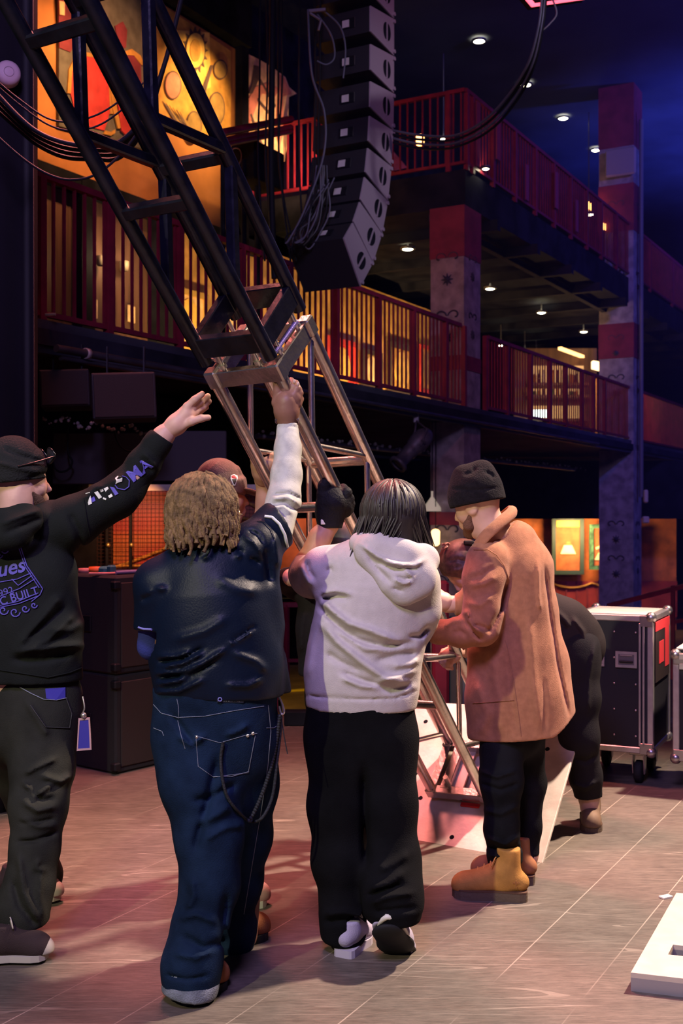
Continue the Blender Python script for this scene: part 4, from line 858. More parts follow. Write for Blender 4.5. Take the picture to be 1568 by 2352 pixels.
# ------------------------------------------------------------------ road cases at right
lamb = mat('case_laminate', (.014, .013, .018), .5, bump=.12, bscale=300); ext = mat('case_aluminium', (.56, .52, .52), .36, .8, var=.08, scale=20); whl = mat('case_lid', (.60, .53, .47), .5, var=.1, scale=8)
steelc = mat('case_corner', (.40, .37, .37), .32, .9)
def road_case(corner_, w_, dp, z0, z1, label, handles, lidrim=False, wheel=.066):
    u, v = V((.902, -.431, 0)), V((.431, .902, 0)); Mc = Matrix((u, v, ZU)).transposed(); c = V(corner_)      # front right bottom corner on the floor
    root = empty('road_case', c, label, 'road case', 'road cases'); q = lambda a, b, z: c - u * a + v * b + ZU * z
    MB().box(q(w_ / 2, dp / 2, (z0 + z1) / 2), (w_ - .012, dp - .012, z1 - z0 - .012), Mc).build('body', lamb, root)
    e = .036; mb = MB()
    for a in (0, w_):
        for b in (0, dp): mb.box(q(a + (e / 2 if a == 0 else -e / 2), b + (e / 2 if b == 0 else -e / 2), (z0 + z1) / 2), (e, e, z1 - z0 - .02), Mc, .004)
    for z in (z0 + e / 2, z1 - e / 2):
        for b in (e / 2, dp - e / 2): mb.box(q(w_ / 2, b, z), (w_ - .02, e, e), Mc, .004)
        for a in (e / 2, w_ - e / 2): mb.box(q(a, dp / 2, z), (e, dp - .02, e), Mc, .004)
    mb.build('edge_profile', ext, root)
    mb = MB()
    for k in range(2): mb.box(q(.055 + .022 * k, -.002, (z0 + z1) / 2), (.012, .010, z1 - z0 - .09), Mc, .002)
    mb.build('hinge_strip', ext, root)
    MB().box(q(w_ / 2, dp / 2, z1 - .001), (w_ - .075, dp - .075, .008), Mc).build('lid_panel', whl, root)
    if lidrim:
        MB().box(q(w_ / 2, dp / 2, z1 + .008), (w_ - .03, dp - .03, .014), Mc).build('lid_gasket', rubber, root)
        MB().box(q(w_ / 2, dp / 2, z1 + .022), (w_ - .03, dp - .03, .016), Mc, .006).build('work_top', whl, root)
        MB().box(q(w_ - .22, dp * .55, z1 + .031), (.16, .05, .004), Mc).build('recess_grip', black, root)
        for z in (z1 - .02, z1 - .075): MB().box(q(w_ / 2, -.003, z), (w_ - .07, .012, .035), Mc, .003).build('edge_profile', ext, root)
    for a in (.015, w_ - .015):
        for z in (z0 + .01, z1 - .012):
            for b in (.015, dp - .015): MB().ball(q(a, b, z), .034, 10).build('ball_corner', steelc, root)
            MB().box(q(a + (.025 if a < w_ / 2 else -.025), -.002, z + (.02 if z < .5 else -.02)), (.075, .010, .065), Mc, .003).build('corner_plate', steelc, root)
    for (a, z) in handles:
        MB().frame([q(a + sx_ * .062, -.007, z + sz_ * .047) for sx_, sz_ in ((1, -1), (-1, -1), (-1, 1), (1, 1))], [q(a + sx_ * .046, -.007, z + sz_ * .031) for sx_, sz_ in ((1, -1), (-1, -1), (-1, 1), (1, 1))], v * .009).build('handle_dish', ext, root)
        h = MB().box(q(a, -.001, z), (.094, .006, .064), Mc).build('recess_shade', mat('dish_shadow', (.2, .18, .2), .4, .7), root)
        MB().box(q(a, -.009, z - .012), (.082, .010, .014), Mc, .004).build('handle', rubber, root)
        MB().bar(q(a + .036, -.008, z + .026), q(a - .036, -.008, z + .026), .006, .006).build('handle_bail', ext, root)
    for z in [z0 + .1 + k * (z1 - z0 - .2) / 4 for k in range(5)]:
        for a in (.10, .225, .34):
            if a < w_ - .05: MB().ball(q(a, -.001, z), .006, 6).build('rivet', ext, root)
    for a in (.10, w_ - .10):
        for b in (.10, dp - .10):
            cs = empty('caster', q(a, b, wheel), parent=root)
            MB().box(q(a, b, z0 - .012), (.10, .09, .02), Mc, .003).build('plate', steelc, cs)
            for sg in (-1, 1): MB().prism([q(a, b, 0) + u * (sg * .030) + v * y_ + ZU * z for y_, z in ((-.045, z0 - .02), (.045, z0 - .02), (.02, wheel - .012), (-.02, wheel - .012))], u * (.006 * sg)).build('fork', steelc, cs)
            MB().lathe(q(a, b, wheel) - u * .024, u, [(0, 0), (wheel * .8, 0), (wheel, .008), (wheel, .04), (wheel * .8, .048), (0, .048)], 22).build('wheel', rubber, cs)
    return root
rc = road_case((1.808, 6.6, 0), .475, .58, .19, .996, 'tall black road case with two front handles, behind the bending person', [(.155, .735), (.345, .735)])
u_, v_ = V((.902, -.431, 0)), V((.431, .902, 0)); c_ = V((1.808, 6.6, 0))
stm = mat('sticker_red', (.75, .05, .06), .5)
for (b0, b1, z0, z1, m_) in ((.05, .52, .90, .955, stm), (.05, .52, .60, .90, mat('sticker_black', (.03, .02, .02), .5)), (.36, .50, .66, .90, stm), (.16, .32, .70, .83, stm)):
    o = MB().prism([c_ + u_ * .001 + v_ * b0 + ZU * z0, c_ + u_ * .001 + v_ * b1 + ZU * z0, c_ + u_ * .001 + v_ * b1 + ZU * z1, c_ + u_ * .001 + v_ * b0 + ZU * z1], u_ * (.003 if m_ != stm else .005)).build('sticker', m_, rc)
road_case((2.82, 6.02, 0), 1.04, .60, .19, .80, 'lower black road case with a pale work top, cut off by the right edge', [(.86, .40)], lidrim=True)

# ------------------------------------------------------------------ pale deck panel on the floor at lower right, with two hand holes
pu, pv = V((.955, -.296, 0)).normalized(), V((.437, .90, 0)).normalized(); pc = V((.966, 3.80, 0))
rows = [(0, .20), (.20, .30), (.30, .70), (.70, .79), (.79, .885)]; colsx = [(0, .085), (.085, .185), (.185, 1.1)]
root = empty('deck_panel', pc, 'pale deck panel with square hand holes lying at the lower right corner', 'panel')
mb = MB(); m2 = MB()
for i, (r0, r1) in enumerate(rows):
    for j, (a0, a1) in enumerate(colsx):
        if i in (1, 3) and j == 1: continue
        for (z0, z1, q) in ((0, .045, m2), (.045, .062, mb)):
            pts = [pc + pu * a + pv * r_ for a, r_ in ((a0, r0), (a1, r0), (a1, r1), (a0, r1))]
            q.prism([p + ZU * z0 for p in pts], ZU * (z1 - z0))
mb.build('top_sheet', mat('pale_ply', (.56, .46, .38), .55, var=.06, scale=14), root); m2.build('edge_frame', mat('panel_edge', (.40, .38, .42), .4, .6), root)
for r0, r1 in (rows[1], rows[3]): MB().prism([pc + pu * a + pv * r_ + ZU * .003 for a, r_ in ((.085, r0), (.185, r0), (.185, r1), (.085, r1))], ZU * .004).build('hand_hole_shade', black, root)  # black sheets put the dark of the hand holes into colour
o = MB().box(V((1.345, 4.72, .004)), (.05, .03, .006), Matrix.Rotation(.5, 3, 'Z')).build('paper_scrap', mat('paper', (.8, .75, .68), .7)); tag(o, 'tiny white paper scrap on the floor above the deck panel', 'scrap')
# cone of clutter seen past the truss
o = MB().box(V((1.02, 8.2, .42)), (.42, .4, .84), Matrix.Rotation(.2, 3, 'Z'), .02).build('equipment_box', mat('grey_box', (.10, .12, .12), .5)); tag(o, 'grey-green equipment box seen through the truss behind the man in the coat', 'box')
o = MB().box(V((.72, 8.3, .55)), (.12, .12, 1.1), None, .02).build('red_post', redm); tag(o, 'short red post seen through the truss beside the grey box', 'post')
o = MB().box(V((-.32, 8.55, .055)), (.22, .12, .11), None, .01).build('black_box', black); tag(o, 'small black box on the stage edge between the two middle men', 'box')
# ------------------------------------------------------------------ people: helpers
NY = (0, 1, 0)
def chain(D, pts, k=.03, s=1.0, n=NY):
    out = []
    for a, b in zip(pts, pts[1:]): out.append(C(P(a[0], a[1], D + a[2]), P(b[0], b[1], D + b[2]), a[3] * D / F, b[3] * D / F, k, n if s != 1 else None, s))
    return out
def head(c, fwd, up, sc=1.0, k=.02):
    f = V(fwd).normalized(); u = (V(up) - f * V(up).dot(f)).normalized(); r_ = f.cross(u); c = V(c); q = lambda a, b, d: c + (f * a + r_ * b + u * d) * sc
    o = [B(q(-.012, 0, .025), .098 * sc, k, r_, .80), C(q(.025, 0, -.03), q(.045, 0, -.088), .066 * sc, .036 * sc, .03, r_, .92), B(q(.062, 0, -.098), .022 * sc, .02),
         C(q(.088, 0, .012), q(.108, 0, -.028), .007 * sc, .0125 * sc, .012), B(q(.09, .0, -.058), .017 * sc, .012), B(q(.088, 0, -.07), .015 * sc, .01)]
    for sg in (-1, 1):
        o += [C(q(.078, sg * .012, .024), q(.066, sg * .048, .022), .012 * sc, .010 * sc, .015), B(q(.060, sg * .040, -.028), .019 * sc, .035), B(q(-.012, sg * .077, -.012), .030 * sc, .006, r_, .35)]
    return o, q
def eyes(parent, q, iris=(.06, .04, .03)):
    for sg in (-1, 1):
        MB().ball(q(.066, sg * .031, .004), .0125, 12).build('eye', mat('eye_white', (.7, .66, .62), .2), parent)
def hand_px(D, wrist, palm, fingers, thumb=None, rw=1.0):
    """palm: list of (x, y, dd, r); fingers: lists of (x, y, dd, r) from knuckle to tip"""
    o = chain(D, [wrist] + palm, .02)
    for fg in fingers:
        o += chain(D, [(*palm[-1][:3], palm[-1][3] * .55)] + [fg[0]], .012)
        for a, b in zip(fg, fg[1:]): o += chain(D, [a, b], .006)
    return o
def tube_part(name, pts, r, m, parent, n=8): return MB().tube(spline(pts, 6), r, n).build(name, m, parent)
def shoe(parent, toe, heel, W_, m_up, m_so, hgt=.075, shaft=.10, sole=.028, tilt=0.0, lace=None, label=None, heelblock=False, name='shoe', toe_col=None):
    """toe and heel: floor points (x, y, z); builds upper, sole and laces"""
    toe, heel = V(toe), V(heel); ax = (toe - heel); L = ax.length; f = ax.normalized(); sd = f.cross(ZU).normalized(); u = sd.cross(f).normalized()
    q = lambda a, b, h: heel + f * (a * L) + sd * (b * W_) + u * h
    k_ = W_ / .105
    root = solid(name, [C(q(.10, 0, sole + .036), q(.30, 0, sole + .034), .037 * k_, .036 * k_, .03), C(q(.30, 0, sole + .030), q(.82, 0, sole + .022), .037 * k_, .040 * k_, .03), B(q(.87, 0, sole + .014), .040 * k_, .03),
                        C(q(.72, 0, sole + .030), q(.34, 0, sole + hgt), .034 * k_, .040 * k_, .04), C(q(.24, 0, sole + hgt * .8), q(.25, 0, sole + hgt + shaft), .044 * k_, .046 * k_, .03)],
                 m_up, parent, .0055, cuts=[(q(.5, 0, sole - .004), -u, 0), (q(.25, 0, sole + hgt + shaft - .02), u, .3)])
    if label: root['label'] = label
    out = [(0.0, .30), (.02, .40), (.10, .47), (.25, .44), (.42, .40), (.60, .46), (.75, .50), (.88, .44), (.96, .28), (1.0, .0)]
    pts = [q(a, b, 0) for a, b in out] + [q(a, -b, 0) for a, b in out[-2::-1]]
    s_ = MB().prism(pts, u * sole).build('sole', m_so, root)
    if heelblock:
        MB().prism([p + u * (sole + .001) for p in pts], u * .006).build('welt', mat('welt', (.10, .05, .03), .7), root)
    if toe_col: solid('toe_cap', [B(q(.90, 0, sole + .012), .0425 * k_, .02)], toe_col, root, .005, cuts=[(q(.84, 0, 0), -f, 0), (q(.5, 0, sole - .002), -u, 0)])
    if lace:
        mb = MB()
        top = lambda a: sole + .012 + hgt + .036 * k_ - (a - .34) / .38 * (hgt - .028)
        for k in range(4):
            a = .40 + .085 * k; h = top(a)
            mb.tube([q(a - .02, -.24, h - .020), q(a, 0, h + .001), q(a + .02, .24, h - .020)], .0028, 5)
            mb.tube([q(a + .02, -.24, h - .022), q(a, 0, h + .003), q(a - .02, .24, h - .020)], .0028, 5)
        h = top(.38)
        mb.tube(spline([q(.38, 0, h + .004), q(.42, .25, h + .012), q(.47, .40, h - .02), q(.42, .20, h - .002), q(.38, 0, h + .006), q(.42, -.25, h + .012), q(.47, -.42, h - .02), q(.42, -.2, h)], 5), .0026, 5)
        mb.build('laces', lace, root)
    return root
def ray_px(tree, x, y, lift=.004):
    o = V((0, 0, EYE)); d = (P(x, y, 1.0) - o).normalized(); h = tree.ray_cast(o, d)
    return None if h[0] is None else h[0] - d * lift
def text_on(parent, surf_tree, s, x, y, size, ang, m, name='print_lettering', shear=0.0, align='LEFT', bold=0.0, stretch=1.0):
    """lettering laid on the garment's own surface"""
    cu = bpy.data.curves.new('lettering', 'FONT'); cu.body = s; cu.size = 1.0; cu.align_x = align; cu.shear = shear; cu.offset = bold; cu.resolution_u = 3
    ob = bpy.data.objects.new('lettering', cu); COL.objects.link(ob); dg = bpy.context.evaluated_depsgraph_get(); dg.update()
    me = bpy.data.meshes.new_from_object(ob.evaluated_get(dg)); bpy.data.objects.remove(ob); bpy.data.curves.remove(cu)
    ca, sa = math.cos(R(ang)), math.sin(R(ang)); last = None; vs = []
    for v in me.vertices:
        a, b = v.co.x * size * stretch, v.co.y * size
        h = ray_px(surf_tree, x + a * ca - b * sa * 1, y - (a * sa + b * ca))
        if h is None: h = last or P(x, y, 4)
        last = h; vs.append(h)
    mb = MB(); mb.add(vs, [tuple(p.vertices) for p in me.polygons]); bpy.data.meshes.remove(me)
    return mb.build(name, m, parent)
def strip_on(parent, tree, pts, w_, m, name, lift=.004, n=8, closed=False):
    """narrow tape or stitch line lying on a garment"""
    dense = []
    for (a, b) in zip(pts, pts[1:]):
        for k in range(n): dense.append((a[0] + (b[0] - a[0]) * k / n, a[1] + (b[1] - a[1]) * k / n))
    dense.append(pts[-1]); hs = [h for h in (ray_px(tree, x, y, lift) for x, y in dense) if h is not None]
    if len(hs) < 3: return None
    return MB().tube(hs, w_, 5).build(name, m, parent)
def patch_on(parent, tree, pts, m, name, lift=.004):
    hs = [ray_px(tree, x, y, lift) for x, y in pts]
    if any(h is None for h in hs): return None
    return MB().prism(hs, V((0, .006, 0))).build(name, m, parent)
skin_l = mat('skin_light', (.60, .36, .27), .5, var=.08, scale=12, bump=.06, bscale=90)
skin_m = mat('skin_tan', (.46, .24, .16), .5, var=.10, scale=12, bump=.06, bscale=90)
skin_d = mat('skin_brown', (.24, .115, .075), .48, var=.10, scale=12, bump=.06, bscale=90)
def cloth(n, c, rough=.85, var=.12, scale=5, bump=.25, bscale=240, spec=.08, **k): return mat(n, c, rough, spec=spec, var=var, scale=scale, bump=bump, bscale=bscale, **k)
stitch = mat('stitch_thread', (.20, .22, .27), .8)

# ================================================================== man at the left edge: black hooded sweatshirt, arm stretched out
D = 4.35
h_, q1 = head(P(48, 1108, D), (.80, .55, .02), (.0, 0, 1), 1.02)
arm = chain(D, [(115, 1225, 0, 40), (285, 1130, -.02, 30), (372, 1005, .0, 22), (384, 992, .0, 21)], .03)
body = h_ + chain(D, [(40, 1150, -.03, 40), (35, 1215, -.02, 42)], .03) + chain(D, [(30, 1250, 0, 70), (20, 1500, 0, 78), (15, 1590, 0, 80)], .04, .7) + arm + \
    chain(D, [(75, 1620, .05, 62), (98, 1780, -.02, 48), (75, 1960, -.15, 34), (48, 2130, -.22, 26)], .03) + chain(D, [(28, 1620, .05, 56), (48, 1790, .2, 40), (88, 1925, .32, 28), (106, 2005, .38, 22)], .03) + \
    chain(D, [(-60, 1235, 0, 40), (-95, 1400, .0, 30), (-85, 1540, -.05, 22)], .03)
hand = hand_px(D, (384, 992, 0, 20), [(405, 975, 0, 22), (428, 952, 0, 21)],
               [[(430, 934, -.015, 9.5), (447, 918, -.02, 8.5), (464, 905, -.01, 7)], [(440, 938, 0, 9.5), (460, 922, .01, 8.5), (477, 910, .03, 7)],
                [(446, 948, .012, 9), (464, 936, .03, 8), (480, 922, .04, 6.5)], [(440, 955, .035, 8), (458, 946, .05, 7), (474, 936, .06, 6)],
                [(418, 978, -.012, 10), (440, 968, -.025, 9.5), (462, 961, -.02, 8.5), (478, 959, -.01, 7)]])
man1 = solid('person', body, skin_l, None, .009, extra=[(hand, .0035, 0)])
tag(man1, 'person in black hooded sweatshirt and beanie at the left edge, one arm stretched out', 'person'); eyes(man1, q1)
hb = cloth('fleece_black', (.012, .014, .013))
hoodie1 = solid('hooded_sweatshirt', chain(D, [(60, 1232, 0, 72), (75, 1330, 0, 96), (72, 1450, 0, 110), (78, 1535, 0, 112)], .05, .72) + chain(D, [(-40, 1240, 0, 70), (-40, 1540, 0, 100)], .05, .75) +
               chain(D, [(90, 1222, 0, 58), (165, 1200, 0, 58), (270, 1140, 0, 46), (290, 1122, 0, 44)], .03) + chain(D, [(290, 1122, 0, 42), (330, 1066, 0, 36), (362, 1018, 0, 29), (372, 1004, 0, 28)], .025) +
               chain(D, [(-55, 1180, -.02, 24), (20, 1206, -.10, 26), (80, 1188, -.09, 24), (112, 1170, .02, 20)], .03) + chain(D, [(10, 1225, -.10, 34), (55, 1240, -.11, 30)], .04) +
               chain(D, [(-75, 1240, 0, 60), (-110, 1420, -.02, 46)], .04),
               hb, man1, .0075, cuts=[(P(80, 1563, D), (0, 0, -1), 0), (P(374, 1003, D), V(P(372, 1003, D)) - V(P(330, 1062, D)), .15)],
               folds=[([(38, 1490), (80, 1440), (125, 1385), (140, 1372)], 9, .014), ([(55, 1495), (110, 1470), (150, 1430), (170, 1415)], 8, .014), ([(35, 1497), (90, 1492), (140, 1484), (190, 1483)], 7, .016), ([(30, 1515), (100, 1515), (160, 1500)], 8, -.016),
                      ([(60, 1470), (110, 1430), (150, 1395)], 8, -.012), ([(85, 1215), (92, 1235), (102, 1245)], 6, -.008), ([(195, 1150), (215, 1120), (232, 1118)], 6, .010), ([(215, 1150), (240, 1128), (262, 1112)], 6, -.010), ([(240, 1135), (262, 1108), (285, 1090)], 6, .010),
                      ([(330, 1040), (345, 1055), (360, 1075)], 5, .008), ([(320, 1052), (336, 1068), (350, 1085)], 5, -.008), ([(160, 1180), (180, 1220), (186, 1260)], 8, -.010), ([(110, 1450), (165, 1445), (190, 1430)], 9, .010)],
               noise=[(.006, (7, 7, 9), 3.1), (.002, (22, 22, 22), 8.0)])
t1 = bvh(hoodie1)
strip_on(hoodie1, t1, [(192, 1145), (196, 1170), (200, 1200), (206, 1232)], .0022, hb, 'sleeve_seam')
strip_on(hoodie1, t1, [(-20, 1536), (60, 1548), (110, 1556), (160, 1545), (192, 1532)], .0025, hb, 'hem_seam')
o = solid('hood', chain(D, [(-50, 1200, -.14, 36), (20, 1212, -.17, 34), (60, 1192, -.13, 26), (100, 1180, -.03, 14)], .05, .7) + chain(D, [(-5, 1240, -.15, 26), (40, 1238, -.15, 18)], .05), hb, hoodie1, .007, folds=[([(0, 1205), (50, 1185), (90, 1172)], 6, .01), ([(10, 1225), (60, 1205), (95, 1190)], 6, -.008)], noise=[(.004, (9, 9, 9), 1.)])
pr = mat('print_violet', (.10, .085, .40), .6); prw = mat('print_white', (.72, .74, .62), .6)
text_on(hoodie1, t1, 'Blues', 58, 1312, 48, 12, pr, shear=.3, align='RIGHT', bold=.02)
text_on(hoodie1, t1, '1992', 33, 1362, 24, 16, pr, align='RIGHT')
text_on(hoodie1, t1, 'MUSIC BUILT', 90, 1364, 27, 17, pr, align='RIGHT', bold=.012, stretch=.95)
for pts in ([(42, 1240), (62, 1300), (98, 1352), (92, 1366), (72, 1382)], [(38, 1242), (58, 1302), (90, 1350)], [(-5, 1338), (40, 1330), (72, 1316)], [(-5, 1372), (45, 1352), (80, 1330)], [(27, 1330), (42, 1345), (74, 1322)], [(-5, 1392), (40, 1382), (88, 1362)], [(-5, 1396), (45, 1386), (90, 1368)]):
    strip_on(hoodie1, t1, pts, .0022, pr, 'print_border')
for (x, y, r_) in ((8, 1402, 12), (34, 1406, 13), (58, 1398, 10), (78, 1390, 8), (10, 1262, 10), (-2, 1275, 8)):
    strip_on(hoodie1, t1, [(x + r_ * (1 - k / 14) * math.cos(k * .6), y + r_ * (1 - k / 14) * math.sin(k * .6)) for k in range(13)], .003, pr, 'print_scroll', n=2)
text_on(hoodie1, t1, 'MA', 305, 1108, 40, 38, pr, bold=.03)
for pts, m_ in (([(196, 1133), (206, 1130), (211, 1157), (203, 1160)], prw), ([(216, 1131), (224, 1128), (234, 1142), (227, 1146)], prw), ([(208, 1145), (216, 1140), (219, 1150), (212, 1154)], pr), ([(238, 1122), (247, 1118), (259, 1140), (251, 1144)], prw), ([(252, 1118), (262, 1120), (272, 1134), (264, 1138)], pr), ([(229, 1125), (236, 1123), (238, 1128), (231, 1131)], prw),
                ([(237, 1142), (244, 1145), (243, 1149), (236, 1146)], prw), ([(264, 1098), (270, 1093), (276, 1094), (281, 1098), (280, 1106), (272, 1108), (265, 1112), (267, 1104)], prw)):
    patch_on(hoodie1, t1, pts, m_, 'print_block')
strip_on(hoodie1, t1, [(264, 1114), (270, 1122), (286, 1125), (296, 1118), (297, 1104), (290, 1096), (280, 1093)], .0022, pr, 'print_shield')
# beanie with sunglasses pushed up
bk_k = cloth('knit_black', (.018, .019, .018), bscale=140, bump=.5)
bean = solid('beanie', [C(q1(-.02, 0, .06), q1(-.03, 0, .075), .112, .104, .03), C(q1(-.02, 0, .025), q1(-.02, 0, .05), .112, .114, .02)], bk_k, man1, .006, cuts=[(q1(-.02, 0, .005), (q1(0, 0, -1) - q1(0, 0, 0)) + (q1(.35, 0, 0) - q1(0, 0, 0)) * .3, 0)],
             folds=[([(10, 1030), (50, 1048), (100, 1062)], 5, -.007), ([(-10, 1060), (40, 1075), (95, 1085)], 6, .006), ([(60, 1100), (90, 1090), (112, 1088)], 4, -.006)], noise=[(.004, (11, 11, 11), 4.)])
sg = MB().tube(spline([q1(-.05, -.118, .055), q1(.03, -.112, .075), q1(.10, -.095, .095)], 5), .0035, 6).tube(spline([q1(-.05, .118, .055), q1(.03, .112, .075), q1(.10, .085, .095)], 5), .0035, 6)
for sgn in (-1, 1): sg.tube([q1(.105 - .012 * abs(math.sin(a)), sgn * .048 + .036 * math.cos(a), .098 + .030 * math.sin(a)) for a in [k * math.pi / 8 for k in range(17)]], .003, 6)
sg = sg.build('sunglasses_frame', mat('glossy_black_plastic', (.01, .01, .01), .2), man1)
mb = MB()
for sgn in (-1, 1): mb.prism([q1(.10 - .010 * abs(math.sin(a)), sgn * .048 + .033 * math.cos(a), .098 + .027 * math.sin(a)) for a in [k * math.pi / 6 for k in range(12)]], q1(.002, 0, 0) - q1(0, 0, 0))
mb.build('sunglasses_lenses', mat('dark_lens', (.02, .02, .025), .08), sg)
beard = solid('beard', [C(q1(.045, -.045, -.075), q1(.075, 0, -.105), .026, .030, .02), C(q1(.045, .045, -.075), q1(.075, 0, -.105), .026, .030, .02), C(q1(.0, -.072, -.03), q1(.045, -.05, -.075), .012, .022, .02), C(q1(.0, .072, -.03), q1(.045, .05, -.075), .012, .022, .02)], mat('beard_dark', (.06, .03, .02), .9, bump=.6, bscale=200), man1, .006)
# work trousers
ch = cloth('charcoal_canvas', (.024, .025, .020), scale=8, var=.2)
tr1 = solid('work_trousers', chain(D, [(85, 1600, .02, 104), (85, 1650, .02, 102)], .05, .75) + chain(D, [(30, 1610, .02, 90), (25, 1660, .02, 90)], .05, .75) + chain(D, [(92, 1660, 0, 86), (98, 1760, -.05, 70), (88, 1850, -.12, 60), (80, 1950, -.17, 50), (68, 2030, -.2, 50), (50, 2090, -.22, 54), (48, 2125, -.22, 54)], .04) +
            chain(D, [(28, 1660, .05, 80), (45, 1780, .2, 58), (85, 1920, .32, 42), (108, 2010, .38, 32), (108, 2028, .38, 32)], .04), ch, man1, .0075,
            cuts=[(P(60, 1558, D), (0, 0, 1), 0), (P(55, 2132, D - .22), (.25, 0, -1), .35)],
            folds=[([(55, 1778), (90, 1760), (130, 1742)], 6, .012), ([(95, 1782), (140, 1795), (165, 1780)], 7, .016), ([(52, 1795), (80, 1830), (120, 1800)], 6, .014), ([(60, 1812), (100, 1840), (125, 1832)], 6, -.012), ([(52, 1840), (85, 1862), (130, 1852)], 7, .014), ([(48, 1880), (90, 1900), (130, 1895)], 6, .008), ([(40, 1935), (85, 1930), (130, 1912)], 5, -.012), ([(45, 1890), (90, 1888), (125, 1880)], 5, -.008),
                   ([(42, 1960), (55, 2050), (90, 2120)], 8, .012), ([(90, 1975), (82, 1995), (105, 2000)], 6, .010), ([(30, 2020), (45, 2080), (85, 2128)], 8, -.012), ([(95, 2000), (90, 2060), (100, 2110)], 7, .010), ([(60, 1610), (95, 1665), (110, 1690)], 8, .010)], noise=[(.005, (8, 8, 8), 2.)])
tt_ = bvh(tr1)
patch_on(tr1, tt_, [(104, 1582), (150, 1579), (150, 1603), (128, 1608), (106, 1604)], mat('card_violet', (.045, .04, .30), .5), 'pocketed_phone', .006)
strip_on(tr1, tt_, [(45, 1578), (70, 1592), (100, 1606), (130, 1608), (152, 1603)], .002, stitch, 'pocket_edge')
strip_on(tr1, tt_, [(152, 1603), (165, 1640), (160, 1672), (105, 1670), (70, 1620)], .0018, mat('seam_dark', (.05, .05, .05), .8), 'pocket_edge')
lan = empty('pass_card', P(193, 1690, D - .06), parent=man1)
MB().frame([P(x, y, D - .06) for x, y in ((176, 1725), (210, 1722), (206, 1648), (180, 1650))], [P(x, y, D - .06) for x, y in ((179, 1720), (206, 1718), (203, 1653), (183, 1655))], V((0, .004, 0))).build('card_rim', mat('rim_pink', (.5, .3, .3), .5), lan)
MB().prism([P(x, y, D - .058) for x, y in ((178, 1722), (208, 1720), (205, 1650), (181, 1652))], V((0, .002, 0))).build('card', mat('card_violet', (.045, .04, .30), .5), lan)
MB().tube(spline([P(190, 1600, D - .05), P(194, 1625, D - .06), P(190, 1640, D - .06), P(194, 1652, D - .06)], 5), .0035, 6).ball(P(192, 1643, D - .062), .012, 8).build('strap_clip', boltm, lan)
wsh = mat('sole_offwhite', (.42, .38, .32), .6); csh = cloth('canvas_grey', (.07, .065, .06)); bsh = cloth('canvas_dark', (.045, .03, .03))
shoe(man1, (P(112, 2198, 4.06).x, 4.06, .012), (P(-42, 2210, 4.0).x, 4.04, .012), .105, bsh, wsh, lace=wsh, shaft=.05, sole=.022, toe_col=wsh)
shoe(man1, (P(138, 2075, 4.66).x, 4.66, .012), (P(-10, 2075, 4.70).x, 4.74, .012), .105, bsh, wsh, lace=wsh, shaft=.05, sole=.022, toe_col=wsh)

# ================================================================== person with short locs: navy jersey, baggy jeans, arm raised to the truss
D = 3.87
h_, q2 = head(P(478, 1188, D), (.78, .62, .03), (0, 0, 1), 1.0)
body = h_ + chain(D, [(478, 1235, 0, 46), (476, 1290, 0, 50)], .03) + chain(D, [(480, 1330, 0, 92), (490, 1480, 0, 112), (490, 1600, 0, 118), (495, 1690, .02, 110)], .05, .72) + \
    chain(D, [(565, 1300, .02, 34), (628, 1225, .10, 34), (652, 1150, .18, 27), (658, 1090, .23, 24), (661, 1030, .27, 22), (660, 972, .31, 20.5), (659, 955, .31, 20.5)], .02) + chain(D, [(355, 1330, 0, 38), (345, 1470, .04, 23), (395, 1512, .24, 18), (450, 1500, .36, 17), (500, 1480, .42, 18)], .03) + \
    chain(D, [(440, 1700, 0, 72), (480, 1960, -.05, 50), (436, 2200, -.12, 34), (436, 2260, -.13, 30)], .03) + chain(D, [(560, 1700, .05, 70), (560, 1950, .22, 48), (560, 2150, .34, 34)], .03)
T = lambda s: corner('M', s)
hand = hand_px(4.17, (659, 965, .0, 23), [(658, 945, -.005, 27), (658, 925, -.01, 28)],
               [[(668, 908, -.015, 10), (673, 888, -.012, 9.5), (668, 874, .03, 8)], [(676, 908, -.022, 10), (682, 893, -.018, 9.5), (679, 880, .028, 8)],
                [(682, 916, -.018, 9.5), (687, 903, -.012, 9), (686, 893, .03, 7.5)], [(684, 928, -.01, 8.5), (689, 917, 0, 8), (688, 908, .035, 7)],
                [(636, 925, -.005, 12), (638, 900, -.012, 10.5), (637, 880, -.02, 9.5), (635, 864, -.02, 8.5)]])
man2 = solid('person', body, skin_d, None, .009, extra=[(hand, .0035, 0)])
tag(man2, 'person with short locs in navy jersey and baggy jeans, arm raised to the truss', 'person'); eyes(man2, q2)
# nails
mb = MB()
for (x, y) in ((676, 878), (684, 884)): mb.ball(P(x, y - 2, 4.14), (.006, .004, .008), 8)
mb.build('fingernails', mat('nail', (.5, .32, .26), .3), man2)
